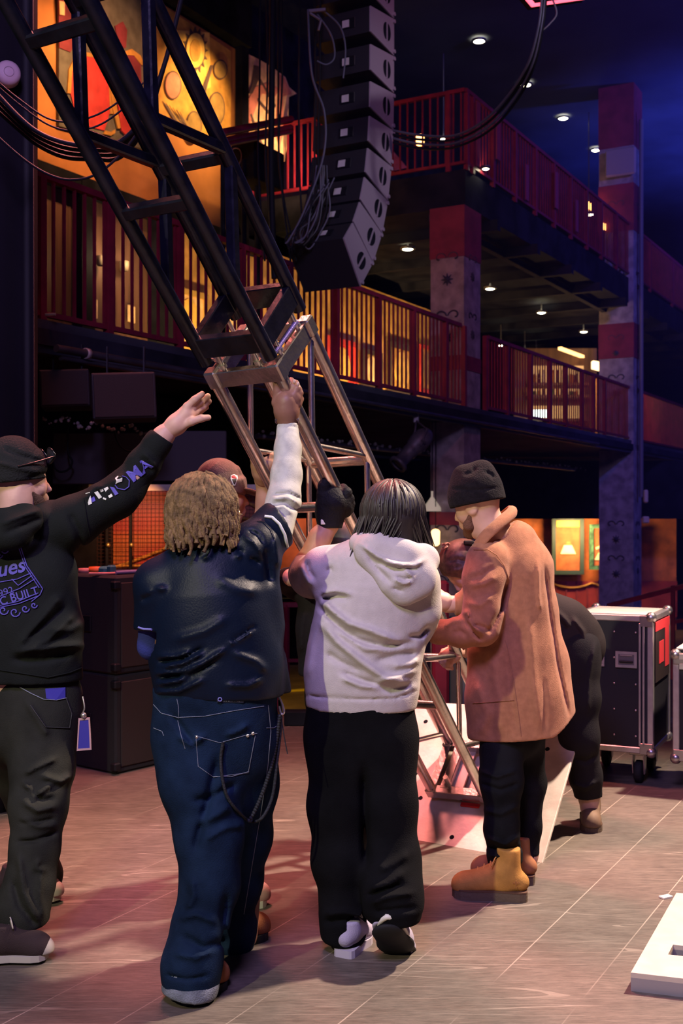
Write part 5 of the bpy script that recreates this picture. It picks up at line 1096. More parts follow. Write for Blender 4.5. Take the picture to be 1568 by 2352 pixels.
# jersey
nav = cloth('jersey_navy', (.003, .007, .018), spec=.16, rough=.46, scale=7, bump=.12, bscale=160)
jers = solid('jersey', chain(D, [(478, 1305, 0, 70), (482, 1360, 0, 124), (490, 1450, 0, 136), (500, 1540, 0, 140), (504, 1590, .01, 142)], .06, .74) + chain(D, [(405, 1315, 0, 46), (365, 1345, 0, 52), (347, 1430, .01, 34)], .05) + chain(D, [(530, 1300, 0, 52), (580, 1265, .03, 60), (632, 1208, .10, 50), (646, 1192, .12, 48)], .04) +
             chain(D, [(350, 1400, .01, 33), (340, 1452, .02, 32)], .03) + chain(D, [(620, 1520, .06, 36), (636, 1590, .07, 32)], .04, .6) + chain(D, [(590, 1330, .02, 46), (610, 1430, .03, 40)], .06, .8),
             nav, man2, .0075, cuts=[(P(500, 1594, D), (-.03, 0, -1), 0), (P(640, 1202, D + .12), (.86, .35, .52), .16), (P(338, 1448, D), (0, 0, -1), .10), (P(478, 1258, D), (0, 0, 1), .085)],
             folds=[([(365, 1508), (400, 1510), (440, 1498)], 6, .012), ([(372, 1534), (420, 1524), (465, 1500)], 6, .014), ([(358, 1548), (420, 1542), (462, 1522)], 5, .012), ([(360, 1572), (410, 1564), (470, 1522), (520, 1490)], 6, .014), ([(355, 1590), (410, 1588), (470, 1560)], 6, .012), ([(365, 1520), (420, 1512), (470, 1486)], 5, -.012), ([(365, 1556), (430, 1552), (500, 1515)], 5, -.012),
                    ([(525, 1482), (555, 1465), (582, 1447)], 4, .010), ([(532, 1476), (560, 1458), (585, 1440)], 4, -.010), ([(335, 1368), (360, 1352), (382, 1352)], 7, .010), ([(325, 1380), (345, 1365), (360, 1350)], 6, -.008), ([(450, 1270), (478, 1262), (494, 1255)], 5, .008), ([(465, 1285), (480, 1275), (492, 1262)], 5, .008), ([(540, 1280), (560, 1272), (575, 1285)], 6, .010), ([(545, 1262), (570, 1280), (600, 1296)], 6, -.010),
                    ([(570, 1218), (590, 1228), (605, 1250)], 5, -.008), ([(560, 1230), (585, 1250), (600, 1275)], 5, .008), ([(500, 1330), (540, 1350), (590, 1360)], 12, .008), ([(610, 1260), (615, 1300), (620, 1340)], 8, -.010), ([(630, 1230), (635, 1270), (640, 1300)], 6, .008), ([(535, 1500), (590, 1520), (610, 1540)], 8, .010), ([(520, 1575), (570, 1575), (600, 1560)], 6, .010), ([(520, 1420), (470, 1450), (400, 1470)], 10, .008)], noise=[(.006, (6, 6, 9), 6.)])
tj = bvh(jers); wht = mat('piping_white', (.66, .66, .62), .6)
strip_on(jers, tj, [(608, 1186), (625, 1188), (642, 1204), (654, 1228), (660, 1256)], .0055, wht, 'sleeve_stripe', .006)
strip_on(jers, tj, [(590, 1196), (606, 1198), (622, 1214), (632, 1238), (636, 1262)], .0014, nav, 'sleeve_seam')
strip_on(jers, tj, [(318, 1441), (330, 1445), (348, 1446)], .004, mat('piping_violet', (.2, .2, .5), .6), 'sleeve_stripe')
strip_on(jers, tj, [(416, 1262), (440, 1254), (464, 1249), (500, 1246)], .0055, wht, 'collar_stripe', .006)
# white compression sleeve on the raised arm, blue sleeve on the other
slv = cloth('sleeve_white', (.46, .455, .39), rough=.7, scale=30, bump=.15, bscale=260)
a_ = solid('compression_sleeve', chain(D, [(628, 1225, .10, 44), (652, 1150, .18, 40), (658, 1090, .23, 36.5), (661, 1030, .27, 32), (660, 972, .31, 27)], .02), slv, man2, .006, cuts=[(P(660, 974, D + .30), P(660, 974, D + .30) - P(660, 1040, D + .26), .12)],
           folds=[([(625, 1145), (660, 1142), (688, 1158)], 4, .008), ([(630, 1136), (665, 1132), (690, 1146)], 3, -.007), ([(618, 1158), (655, 1155), (672, 1168), (690, 1172)], 4, -.007), ([(622, 1168), (650, 1162), (672, 1180)], 4, .006), ([(612, 1180), (640, 1178), (655, 1188)], 3, -.005), ([(636, 980), (660, 977), (684, 982)], 2.5, -.004)], noise=[(.002, (10, 10, 10), 1.)])
solid('blue_sleeve', chain(D, [(345, 1435, .02, 29), (346, 1485, .05, 27), (395, 1512, .24, 24), (450, 1500, .36, 20)], .03), cloth('sleeve_blue', (.035, .045, .20)), man2, .007)
wr = P(659, 962, D + .31)
o = MB().lathe(P(659, 966, D + .305), (P(660, 940, D + .32) - P(660, 985, D + .30)), [(.040, -.007), (.0445, -.006), (.0445, .006), (.040, .007), (.040, -.007)], 24).build('bracelet', mat('bracelet_steel', (.35, .32, .45), .3, .85), man2)
# locs
hair_d = mat('loc_brown', (.15, .092, .037), .75, var=.45, scale=40, bump=.4, bscale=160)
hb_ = q2(-.03, 0, .03); cap_ = [B(q2(-.02, 0, .035), .112, .02)]
cap_ += [C(q2(-.05, sg * .06, .0), q2(-.050, sg * .06, -.06), .052, .040, .03) for sg in (-1, 1)] + [C(q2(-.075, 0, .0), q2(-.075, 0, -.07), .055, .045, .03)]
hair = solid('hair', cap_, mat('hair_under_brown', (.035, .022, .014), .9), man2, .008, subs=[B(q2(.10, 0, -.03), .075, .02)])
random.seed(11); mb = MB()
for i in range(190):
    th = random.uniform(-2.35, 2.35) + math.pi; el = random.uniform(.15, 1.45)        # heading round the head, 0 = face
    pts = []; rr = .118; e = el; tw = random.uniform(-.10, .10); wob = random.uniform(0, 6)
    ln = random.uniform(.13, .19) + .07 * (el - .2); s_ = 0; stp = .016; zlast = None; a = th
    while s_ < ln:
        if e > -.10:
            pts.append(q2(-.022 + rr * math.cos(a) * math.cos(e) * 1.02, rr * math.sin(a) * math.cos(e) * 1.0, .032 + rr * math.sin(e))); e -= stp / rr
        else:
            k = (s_ / ln); pts.append(pts[-1] + (q2(0, 0, -stp) - q2(0, 0, 0)) + V((random.uniform(-.003, .003), random.uniform(-.003, .003), 0)))
        a += tw * stp * 6; s_ += stp
    if len(pts) < 4: continue
    pts = [p + V((.004 * math.sin(wob + n_ * 1.3), .004 * math.cos(wob + n_ * 1.7), 0)) for n_, p in enumerate(pts)]
    r0 = random.uniform(.0075, .0105); n_ = len(pts)
    mb.tube(pts, [r0 * (1.0 + .22 * math.sin(k * 2.1 + wob)) * (1 - .35 * (k / n_) ** 3) for k in range(n_)], 6)
mb.build('locs', hair_d, hair)
gl = MB().tube([q2(.0, .088, .012), q2(.06, .086, .010), q2(.098, .060, .006)], .0022, 6)
for sg in (-1, 1): gl.tube([q2(.100 - .012 * abs(math.cos(a)) * (1 if math.cos(a) * sg > 0 else 0), sg * .034 + .026 * math.cos(a), .004 + .02 * math.sin(a)) for a in [k * math.pi / 8 for k in range(17)]], .002, 6)
gl.build('glasses', mat('gold_wire', (.7, .5, .3), .3, .9), man2)
# jeans
jean = mat('denim_dark', (.008, .018, .042), .8, spec=.06, var=.35, scale=7, bump=.3, bscale=260)
jn = solid('jeans', chain(D, [(495, 1590, .0, 142), (496, 1680, .02, 140)], .05, .74) + chain(D, [(445, 1690, .0, 96), (462, 1800, -.02, 88), (480, 1920, -.05, 74), (482, 2030, -.07, 62), (458, 2130, -.10, 58), (440, 2215, -.12, 60), (438, 2262, -.13, 60)], .05) +
           chain(D, [(555, 1690, .05, 88), (556, 1800, .12, 82), (552, 1920, .2, 70), (540, 2030, .26, 58), (532, 2120, .30, 56), (528, 2190, .32, 54)], .05), jean, man2, .0075,
           cuts=[(P(495, 1572, D), (0, 0, 1), 0), (P(440, 2268, D - .13), (-.15, 0, -1), .25), (P(530, 2196, D + .32), (0, 0, -1), .2)],
           folds=[([(410, 1690), (440, 1712), (470, 1690)], 7, .012), ([(395, 1640), (430, 1690), (450, 1720)], 8, -.010), ([(520, 1690), (545, 1680), (570, 1665)], 6, .010), ([(455, 1890), (500, 1870), (530, 1850)], 12, .014), ([(445, 1840), (490, 1830), (540, 1800)], 9, -.012), ([(470, 1930), (520, 1900), (560, 1895)], 8, .010), ([(500, 1740), (480, 1830), (445, 1960)], 10, -.016), ([(440, 2020), (445, 2060), (430, 2090)], 8, .010), ([(410, 2110), (450, 2100), (500, 2120)], 8, .010), ([(420, 2150), (470, 2180), (540, 2150)], 10, -.010), ([(400, 2190), (450, 2200), (490, 2180)], 8, .010), ([(520, 2050), (510, 2120), (520, 2180)], 9, -.012), ([(380, 2240), (430, 2250), (480, 2240)], 4, -.008)], noise=[(.006, (7, 7, 7), 9.)])
tn = bvh(jn)
cuffm = mat('denim_cuff', (.17, .19, .23), .8, var=.3, scale=20, bump=.4, bscale=200)
solid('cuff', chain(D, [(438, 2222, -.12, 62), (437, 2262, -.13, 64)], .01), cuffm, jn, .006, cuts=[(P(438, 2218, D - .13), (.12, 0, 1), 0), (P(438, 2280, D - .13), (-.15, 0, -1), 0)], folds=[([(380, 2250), (440, 2262), (495, 2250)], 3, -.006)], noise=[(.004, (20, 20, 12), 1.)])
for pts in ([(352, 1618), (370, 1638), (408, 1648), (470, 1645), (540, 1632), (606, 1622)], [(406, 1605), (410, 1625), (410, 1650)], [(408, 1655), (416, 1690), (425, 1720)], [(448, 1690), (505, 1706), (560, 1690), (590, 1685)], [(450, 1695), (455, 1760), (490, 1785), (570, 1775), (586, 1690)], [(490, 1783), (530, 1784), (572, 1772)], [(616, 1620), (622, 1680), (615, 1760), (600, 1860), (580, 1980), (560, 2100)], [(352, 1672), (372, 1680), (376, 1690)], [(612, 1672), (628, 1672), (640, 1665)]):
    strip_on(jn, tn, pts, .0011, stitch, 'stitching', .0012)
patch_on(jn, tn, [(498, 1599), (560, 1600), (559, 1614), (498, 1613)], mat('patch_dark', (.02, .022, .035), .5), 'waist_patch', .006)
text_on(jn, tn, 'SOUTHPOLE', 513, 1611, 9.5, -1, mat('patch_silver', (.42, .44, .48), .5), name='patch_lettering', stretch=.8)
strip_on(jn, tn, [(505 + 4.2 * math.cos(k * .7), 1606.5 + 4.2 * math.sin(k * .7)) for k in range(10)], .002, mat('piping_violet', (.2, .2, .5), .6), 'patch_badge', .009, 2)
for (x, y) in ((452, 1693), (568, 1690), (580, 1685)):
    h = ray_px(tn, x, y, .003)
    if h: MB().ball(h, (.006, .004, .006), 8).build('rivet', boltm, jn)
h1 = ray_px(tn, 512, 1703, .006)
lc = mat('braided_cord', (.022, .024, .028), .7, bump=.6, bscale=120)
cd = MB().tube(spline([h for h in (ray_px(tn, x, y, .012) for x, y in ((512, 1705), (507, 1740), (510, 1785), (522, 1830), (545, 1862), (572, 1885))) if h] + [P(600, 1880, D - .02), P(625, 1830, D + .0), P(637, 1740, D + .0), P(645, 1660, D + .0), P(642, 1608, D + .02)], 10), .0055, 6).build('wallet_cord', lc, man2)
MB().tube(spline([P(640, 1600, D + .0), P(648, 1618, D - .0), P(652, 1636, D), P(645, 1640, D), P(640, 1622, D)], 5), .004, 6).build('cord_clip', boltm, cd)
MB().tube([P(646, 1650, D), P(652, 1690, D), P(660, 1732, D)], .002, 5).build('cord_tail', lc, cd)
mb = MB()
for k in range(40):
    t_ = k / 39; x = 572 + 68 * t_ ** .8; y = 1885 - 240 * t_; mb.ball(P(x + (10 * math.sin(t_ * 3.0)), y, D - .015), .0075, 6)
mb.build('cord_beads', lc, cd)
brn = cloth('shoe_brown', (.30, .11, .05), rough=.6)
shoe(man2, (P(508, 2262, 3.80).x, 3.86, .0), (P(412, 2290, 3.72).x, 3.70, .0), .10, brn, rubber, shaft=.05)
shoe(man2, (P(606, 2150, 4.27).x, 4.30, .0), (P(520, 2190, 4.15).x, 4.16, .0), .10, brn, rubber, shaft=.05)
# ================================================================== person in the pale hooded sweatshirt, gloved hand on the truss
D = 4.2
h_, q3 = head(P(895, 1196, D), (-.45, .88, .0), (0, 0, 1), 1.0)
body = h_ + chain(D, [(890, 1230, 0, 36), (885, 1290, 0, 40)], .03) + chain(D, [(855, 1330, 0, 90), (840, 1480, 0, 100), (828, 1600, 0, 104), (828, 1700, .02, 100)], .05, .72) + \
    chain(D, [(765, 1315, 0, 36), (712, 1312, .18, 30), (700, 1300, .20, 28), (735, 1235, .22, 26), (757, 1205, .23, 20.5), (760, 1190, .23, 19)], .025) + \
    chain(D, [(955, 1320, 0, 40), (972, 1430, .02, 30), (930, 1450, .25, 22), (905, 1420, .36, 18)], .03) + \
    chain(D, [(785, 1680, .02, 62), (785, 1950, 0, 42), (792, 2110, -.03, 26)], .03) + chain(D, [(885, 1680, .02, 62), (900, 1950, -.02, 42), (905, 2080, -.13, 26)], .03)
man3 = solid('person', body, skin_m, None, .009)
tag(man3, 'person with dark chin-length hair in pale hooded sweatshirt, black trousers and black work gloves', 'person'); eyes(man3, q3)
cream = cloth('fleece_cream', (.50, .455, .42), rough=.9, var=.05, scale=30, bump=.2, bscale=260)
hd = solid('hooded_sweatshirt', chain(D, [(868, 1312, 0, 92), (866, 1345, 0, 118), (852, 1420, 0, 122), (838, 1500, 0, 122), (830, 1570, 0, 124), (828, 1612, 0, 122)], .05, .72) + chain(D, [(790, 1300, 0, 52), (752, 1312, .03, 56), (716, 1322, .13, 48), (706, 1318, .19, 42)], .04) +
           chain(D, [(930, 1290, 0, 52), (955, 1335, 0, 50), (962, 1400, 0, 44), (955, 1432, .03, 36), (925, 1455, .24, 28), (908, 1440, .30, 26)], .04) + chain(D, [(706, 1318, .19, 40), (716, 1286, .20, 36)], .03),
           cream, man3, .0075, cuts=[(P(830, 1626, D), (-.02, 0, -1), 0), (P(714, 1272, D + .2), (-.1, 0, 1), .12), (P(875, 1245, D), (0, 0, 1), .11)],
           folds=[([(732, 1372), (765, 1405), (800, 1432), (850, 1448), (925, 1478)], 8, .018), ([(735, 1395), (775, 1440), (820, 1470), (880, 1485), (950, 1475)], 7, -.014), ([(735, 1410), (790, 1458), (840, 1490), (900, 1492)], 7, .012), ([(738, 1430), (775, 1475), (830, 1520), (880, 1555), (945, 1572)], 9, .018), ([(750, 1500), (780, 1520), (830, 1545)], 8, -.012), ([(780, 1540), (830, 1562), (900, 1585), (950, 1568)], 7, -.014), ([(785, 1558), (830, 1575), (880, 1580)], 6, .012), ([(735, 1380), (770, 1368), (800, 1372)], 8, -.016), ([(735, 1362), (770, 1358), (810, 1366)], 7, .010), ([(690, 1295), (700, 1320), (715, 1345)], 6, .010), ([(706, 1290), (708, 1310), (722, 1330)], 5, -.010), ([(748, 1310), (765, 1308)], 8, -.010),
                  ([(938, 1462), (965, 1462), (985, 1440)], 5, -.012), ([(860, 1520), (910, 1505), (955, 1500)], 8, -.010), ([(900, 1530), (945, 1525), (960, 1515)], 7, .010), ([(860, 1570), (910, 1555), (955, 1540)], 6, .010), ([(700, 1598), (760, 1602), (830, 1606), (900, 1606), (955, 1588)], 2.5, -.007), ([(705, 1560), (715, 1480), (740, 1420)], 10, .008)], noise=[(.006, (6, 6, 8), 11.), (.002, (18, 18, 18), 2.)])
hoodm = solid('hood', chain(D, [(828, 1248, -.07, 26), (870, 1262, -.12, 28), (930, 1278, -.13, 28), (975, 1282, -.05, 24), (978, 1268, .02, 18)], .035, .7) + chain(D, [(850, 1272, -.12, 30), (915, 1340, -.15, 30), (925, 1362, -.15, 14)], .05, .55) + chain(D, [(970, 1290, -.08, 26), (960, 1335, -.12, 30), (930, 1362, -.14, 14)], .05, .55) + chain(D, [(905, 1290, -.11, 40), (925, 1325, -.12, 36)], .05, .5),
              cream, man3, .0065, folds=[([(828, 1250), (860, 1275), (900, 1292), (950, 1300), (975, 1285)], 5, .010), ([(835, 1262), (865, 1290), (905, 1306), (960, 1306)], 5, -.010), ([(845, 1278), (870, 1310), (898, 1338)], 6, -.010), ([(880, 1290), (925, 1300), (950, 1330)], 6, .010), ([(905, 1330), (925, 1340), (945, 1336)], 5, .012), ([(908, 1325), (930, 1332), (945, 1326)], 4, -.010), ([(900, 1350), (925, 1358)], 5, -.008)], noise=[(.004, (10, 10, 10), 5.)])
# hair: cap and strands
hairk = mat('hair_black', (.020, .014, .011), .52, var=.4, scale=60, stretch=(1, 1, .15), spec=.6)
hp = [B(q3(-.018, 0, .03), .112, .02), C(q3(-.06, 0, .0), q3(-.068, 0, -.075), .08, .062, .03)] + [C(q3(-.02, s * .065, .0), q3(-.03, s * .066, -.05), .050, .042, .03) for s in (-1, 1)]
hair3 = solid('hair', hp, hairk, man3, .006, subs=[B(q3(.12, 0, -.02), .085, .02)])
random.seed(21); mb = MB()
for i in range(520):
    th = random.uniform(-2.35, 2.35) + math.pi; el = random.uniform(.0, 1.5); a, e, rr = th, el, .1155 + random.uniform(-.001, .004); pts = []; s_ = 0; ln = .13 + .10 * el + random.uniform(-.02, .07); tw = random.uniform(-.5, .5); fl_ = random.uniform(-.009, .009)
    while s_ < ln:
        if e > -.2: pts.append(q3(-.02 + rr * math.cos(a) * math.cos(e), rr * math.sin(a) * math.cos(e), .03 + rr * math.sin(e) * 1.02)); e -= .018 / rr
        else: pts.append(pts[-1] + (q3(0, 0, -.016) - q3(0, 0, 0)) + V((fl_, fl_ * .5, 0)) + (P(893, 1200, D) - pts[-1]) * .02)
        a += tw * .03; s_ += .018
    rs_ = random.choice((.0035, .005, .007))
    if len(pts) > 3: mb.tube(pts, [rs_ * (1 - (k / len(pts)) ** 2 * .85) for k in range(len(pts))], 4)
mb.build('hair_strands', hairk, hair3)
MB().lathe(q3(.0, -.082, -.035), q3(0, -1, 0) - q3(0, 0, 0), [(0, .004), (.006, .003), (.006, -.003)], 10).build('earring', boltm, man3)
# gloves: left hand on the chord, right hand forward on the truss behind
glv = cloth('glove_black', (.014, .014, .015), rough=.6, bump=.4, bscale=120)
g1 = hand_px(4.43, (757, 1200, .0, 26), [(758, 1180, .0, 32), (764, 1155, -.01, 37)], [[(790, 1150, -.02, 13), (796, 1132, -.02, 13), (788, 1122, .02, 11), (776, 1126, .05, 9)], [(794, 1160, -.012, 13), (801, 1145, -.005, 13), (796, 1134, .04, 11)], [(797, 1168, .0, 12), (804, 1157, .01, 12), (800, 1146, .05, 10)], [(796, 1178, .01, 10.5), (803, 1170, .02, 10), (801, 1160, .055, 8)], [(744, 1160, -.01, 17), (742, 1135, -.025, 16), (744, 1115, -.03, 14.5), (747, 1106, -.03, 12.5)]])
gl1 = solid('work_glove', g1 + chain(4.43, [(757, 1215, 0, 27), (758, 1190, 0, 27)], .02), glv, man3, .0045, cuts=[(P(756, 1213, 4.43), (0, 0, -1), .1)], noise=[(.0025, (30, 30, 30), 2.)])
o = MB().box(P(743, 1199, 4.385), (.022, .008, .020), None, .002).build('glove_tag', prw, gl1)
solid('work_glove', hand_px(4.52, (915, 1440, 0, 20), [(903, 1425, .03, 24)], [[(893, 1410, .04, 9), (888, 1395, .06, 8.5), (896, 1386, .07, 7.5)], [(898, 1406, .05, 9), (894, 1390, .07, 8.5), (902, 1382, .08, 7.5)], [(904, 1404, .06, 9), (902, 1388, .08, 8), (909, 1381, .09, 7)], [(910, 1405, .07, 8), (909, 1392, .09, 7), (914, 1385, .095, 6)], [(890, 1422, .02, 10), (880, 1405, .03, 9)]]), glv, man3, .005)
# wide black trousers
blk = cloth('trouser_black', (.005, .005, .006), rough=.95, scale=6, var=.3)
tr3 = solid('trousers', chain(D, [(826, 1605, 0, 124), (826, 1700, .02, 124)], .05, .74) + chain(D, [(778, 1700, .0, 76), (778, 1850, .0, 66), (780, 1980, -.01, 60), (786, 2075, -.02, 50), (790, 2120, -.03, 46), (792, 2140, -.03, 45)], .05) + chain(D, [(776, 2110, -.05, 30), (774, 2146, -.06, 28)], .05) +
            chain(D, [(880, 1700, .0, 76), (890, 1850, -.02, 64), (898, 1980, -.05, 60), (902, 2050, -.12, 60), (904, 2085, -.15, 58), (905, 2100, -.15, 50)], .05), blk, man3, .0075, cuts=[(P(826, 1602, D), (0, 0, 1), 0), (P(775, 2166, D - .05), (-.25, 0, -1), .25), (P(910, 2114, D - .15), (0, 0, -1), .18)],
            folds=[([(850, 2040), (890, 2030), (930, 2000)], 9, .012), ([(850, 2075), (890, 2060), (950, 2050)], 8, .014), ([(845, 2060), (880, 2045), (930, 2030)], 6, -.012), ([(860, 2095), (900, 2090), (955, 2085)], 6, -.010), ([(745, 2100), (790, 2095), (835, 2105)], 7, .010), ([(745, 2118), (800, 2112), (840, 2120)], 6, -.010), ([(870, 2000), (900, 1985), (940, 1960)], 10, .012), ([(835, 1760), (838, 1900), (840, 1990)], 10, -.016)], noise=[(.006, (6, 6, 6), 3.)])
lil = cloth('sneaker_lilac', (.42, .38, .50), rough=.6); wso = mat('sole_white', (.72, .70, .60), .5)
shoe(man3, (P(842, 2166, 4.2).x, 4.26, 0), (P(786, 2180, 4.12).x, 4.08, 0), .086, lil, mat('sole_lilac', (.45, .41, .48), .6), lace=wso, shaft=.04)
# right foot pushing off: heel up, toe on the floor
sn_ = V((0, -.72, -.69))
sh = solid('shoe', chain(4.2, [(889, 2126, -.20, 33), (908, 2158, -.10, 37), (922, 2180, .0, 34)], .03), lil, man3, .005, cuts=[(P(905, 2158, 4.2 - .145), sn_, 0)])
solid('sole', chain(4.2, [(890, 2142, -.215, 35), (908, 2168, -.12, 37), (926, 2190, -.01, 34)], .02, .3, sn_), rubber, sh, .005)
MB().tube(spline([P(866, 2146, 4.03), P(870, 2122, 3.985), P(888, 2106, 3.955), P(910, 2112, 3.97), P(928, 2134, 4.02), P(942, 2164, 4.09)], 6), [.006] * 6 + [.011] * 18 + [.008] * 7, 8).build('heel_tab', wso, sh)

# ================================================================== man in the camel overcoat and dark beanie
D = 4.82
h_, q4 = head(P(1094, 1160, D), (-.80, .55, -.30), (-.2, .05, 1), 1.0)
body = h_ + chain(D, [(1105, 1180, 0, 36), (1135, 1225, 0, 40)], .03) + chain(D, [(1165, 1290, .02, 70), (1180, 1420, .03, 68), (1185, 1540, .03, 64), (1182, 1620, .04, 60)], .05, .8) + \
    chain(D, [(1130, 1290, -.10, 36), (1105, 1440, -.14, 26), (1010, 1450, -.06, 19), (968, 1448, .0, 17)], .025) + chain(D, [(1110, 1280, .15, 36), (1092, 1385, .22, 24), (1030, 1388, .22, 18), (1020, 1388, .22, 17)], .025) + \
    chain(D, [(1165, 1640, .0, 36), (1155, 1820, -.06, 32), (1160, 1985, -.05, 24), (1160, 2020, -.05, 22)], .03) + chain(D, [(1195, 1640, .1, 36), (1205, 1820, .14, 28), (1210, 1960, .14, 24), (1208, 1990, .14, 22)], .03)
hand = hand_px(5.02, (1030, 1388, .02, 17), [(1018, 1382, .01, 20), (1005, 1378, .0, 21)], [[(996, 1366, -.03, 8), (986, 1358, -.03, 7.5), (980, 1364, -.0, 7)], [(994, 1374, -.035, 8), (983, 1370, -.03, 7.5), (977, 1376, .0, 7)], [(994, 1384, -.035, 8), (984, 1384, -.03, 7.5), (979, 1390, .0, 6.5)], [(997, 1394, -.03, 7), (988, 1396, -.025, 6.5), (984, 1402, .0, 6)], [(1008, 1362, .015, 9), (996, 1352, .02, 8), (986, 1348, .02, 7)]])
hand2 = hand_px(4.82, (975, 1449, .0, 16), [(960, 1447, .01, 19)], [[(948, 1440, .0, 7.5), (938, 1436, .02, 7), (934, 1443, .04, 6.5)], [(947, 1447, .0, 7.5), (936, 1445, .02, 7), (932, 1452, .04, 6.5)], [(948, 1454, .01, 7.5), (938, 1455, .03, 7), (935, 1461, .05, 6)], [(951, 1461, .02, 7), (943, 1463, .04, 6), (940, 1468, .055, 5.5)], [(958, 1433, .02, 8.5), (946, 1426, .03, 7.5)]])
man4 = solid('person', body, skin_l, None, .008, extra=[(hand, .0035, 0), (hand2, .004, 0)])
tag(man4, 'man in camel overcoat, dark knit beanie and tan lace-up boots, steadying the truss', 'person'); eyes(man4, q4)
camel = mat('wool_camel', (.36, .155, .082), .95, spec=.08, var=.10, scale=40, bump=.25, bscale=300, sheen=.12)
coat = solid('overcoat', chain(D, [(1160, 1250, .02, 58), (1172, 1310, .03, 84), (1176, 1400, .03, 88), (1183, 1500, .03, 96), (1192, 1600, .03, 108), (1198, 1680, .03, 116)], .05, .85) + chain(D, [(1195, 1238, .05, 36), (1215, 1300, .06, 44), (1228, 1400, .06, 42), (1255, 1520, .06, 42), (1278, 1640, .06, 40)], .06, .9) +
             chain(D, [(1120, 1290, -.08, 50), (1112, 1330, -.11, 48), (1110, 1400, -.13, 44), (1104, 1440, -.14, 40), (1060, 1452, -.11, 33), (1010, 1452, -.06, 27), (985, 1451, -.02, 25)], .03) + chain(D, [(1118, 1290, .12, 50), (1100, 1370, .20, 40), (1082, 1385, .22, 30), (1045, 1390, .22, 25)], .03) + chain(D, [(1110, 1500, .0, 34), (1112, 1600, .0, 36), (1112, 1680, .0, 36)], .05),
             camel, man4, .0075, cuts=[(P(1078, 1698, D), (0.09, 0, -1), 0), (P(1318, 1645, D), (.55, 0, -.85), 0), (P(985, 1450, D - .02), (-1, 0, 0), .10), (P(1043, 1390, D + .22), (-1, 0, 0), .1), (P(1140, 1232, D), (-.62, 0, .78), .13)],
             folds=[([(1075, 1420), (1085, 1440), (1110, 1455)], 5, .012), ([(1065, 1410), (1072, 1405), (1078, 1418)], 4, .012), ([(1070, 1425), (1090, 1455), (1105, 1470)], 4, -.012), ([(1085, 1435), (1110, 1440), (1125, 1450)], 4, -.010), ([(1020, 1440), (1040, 1425), (1060, 1425)], 6, .008), ([(1040, 1455), (1055, 1448), (1070, 1460)], 5, -.008), ([(1165, 1335), (1150, 1400), (1120, 1460)], 6, -.014), ([(1080, 1345), (1110, 1340), (1140, 1325)], 7, .008), ([(1080, 1330), (1110, 1320), (1140, 1300)], 6, -.007), ([(1075, 1385), (1100, 1390), (1130, 1370)], 7, .008), ([(1235, 1290), (1237, 1370), (1240, 1400)], 4, .010), ([(1250, 1300), (1262, 1400), (1280, 1520), (1305, 1640)], 4, -.010),
                    ([(1160, 1490), (1170, 1580), (1185, 1680)], 8, -.008), ([(1215, 1420), (1225, 1550), (1240, 1680)], 10, .010), ([(1090, 1560), (1120, 1640), (1100, 1690)], 12, .010), ([(1130, 1500), (1145, 1600), (1150, 1690)], 12, .010), ([(1248, 1560), (1252, 1620), (1252, 1680)], 4, -.006)], noise=[(.004, (5, 5, 4), 4.)])
tc_ = bvh(coat)
strip_on(coat, tc_, [(1088, 1262), (1120, 1262), (1140, 1275), (1158, 1300), (1168, 1330)], .0022, camel, 'shoulder_seam')
strip_on(coat, tc_, [(1160, 1470), (1168, 1500), (1178, 1560), (1190, 1640), (1196, 1690)], .0016, camel, 'side_seam')
strip_on(coat, tc_, [(1085, 1615), (1130, 1612), (1180, 1608)], .0014, camel, 'pocket_welt')
up_ = [(1080, 1266, -.05), (1090, 1244, -.085), (1106, 1222, -.10), (1126, 1203, -.095), (1148, 1184, -.065), (1164, 1170, -.02), (1166, 1164, .03), (1150, 1176, .08), (1124, 1198, .11), (1098, 1230, .10)]
lo_ = [(1082, 1292, -.07), (1096, 1274, -.11), (1114, 1252, -.13), (1134, 1230, -.13), (1158, 1210, -.10), (1180, 1190, -.03), (1182, 1180, .05), (1160, 1196, .12), (1130, 1224, .15), (1100, 1256, .13)]
ur, lr = spline([P(x, y, D + z) for x, y, z in up_], 4), spline([P(x, y, D + z) for x, y, z in lo_], 4); mb = MB(); n_ = len(ur); rows_ = []
for k in range(5):
    f_ = k / 4; rows_ += [a.lerp(b, f_) + V((.012, -.010, .010)) * math.sin(f_ * math.pi) for a, b in zip(ur, lr)]
mb.add(rows_, [(r_ * n_ + k, r_ * n_ + k + 1, (r_ + 1) * n_ + k + 1, (r_ + 1) * n_ + k) for r_ in range(4) for k in range(n_ - 1)], True)
co_ = mb.build('coat_collar', camel, man4); sm_ = co_.modifiers.new('thick', 'SOLIDIFY'); sm_.thickness = .011; sm_.offset = 0
co_.modifiers.new('round', 'BEVEL').width = .004
knit = mat('knit_charcoal', (.011, .009, .011), .95, spec=.06, var=.2, scale=60, bump=.6, bscale=160, sheen=.03)
solid('beanie', [C(q4(-.012, 0, .03), q4(-.03, 0, .068), .116, .098, .03), B(q4(.01, -.02, .135), .042, .04), B(q4(-.07, .01, .132), .045, .04), C(q4(-.012, 0, .025), q4(-.012, 0, .045), .119, .119, .02)], knit, man4, .0055, cuts=[(q4(-.012, 0, .004), (q4(.12, 0, -1) - q4(0, 0, 0)), 0)],
      folds=[([(1066, 1090), (1085, 1086), (1092, 1074)], 5, -.005), ([(1115, 1084), (1128, 1090), (1132, 1098)], 4, -.006), ([(1036, 1122), (1090, 1126), (1146, 1120)], 3, -.004)], noise=[(.003, (12, 12, 12), 2.)])
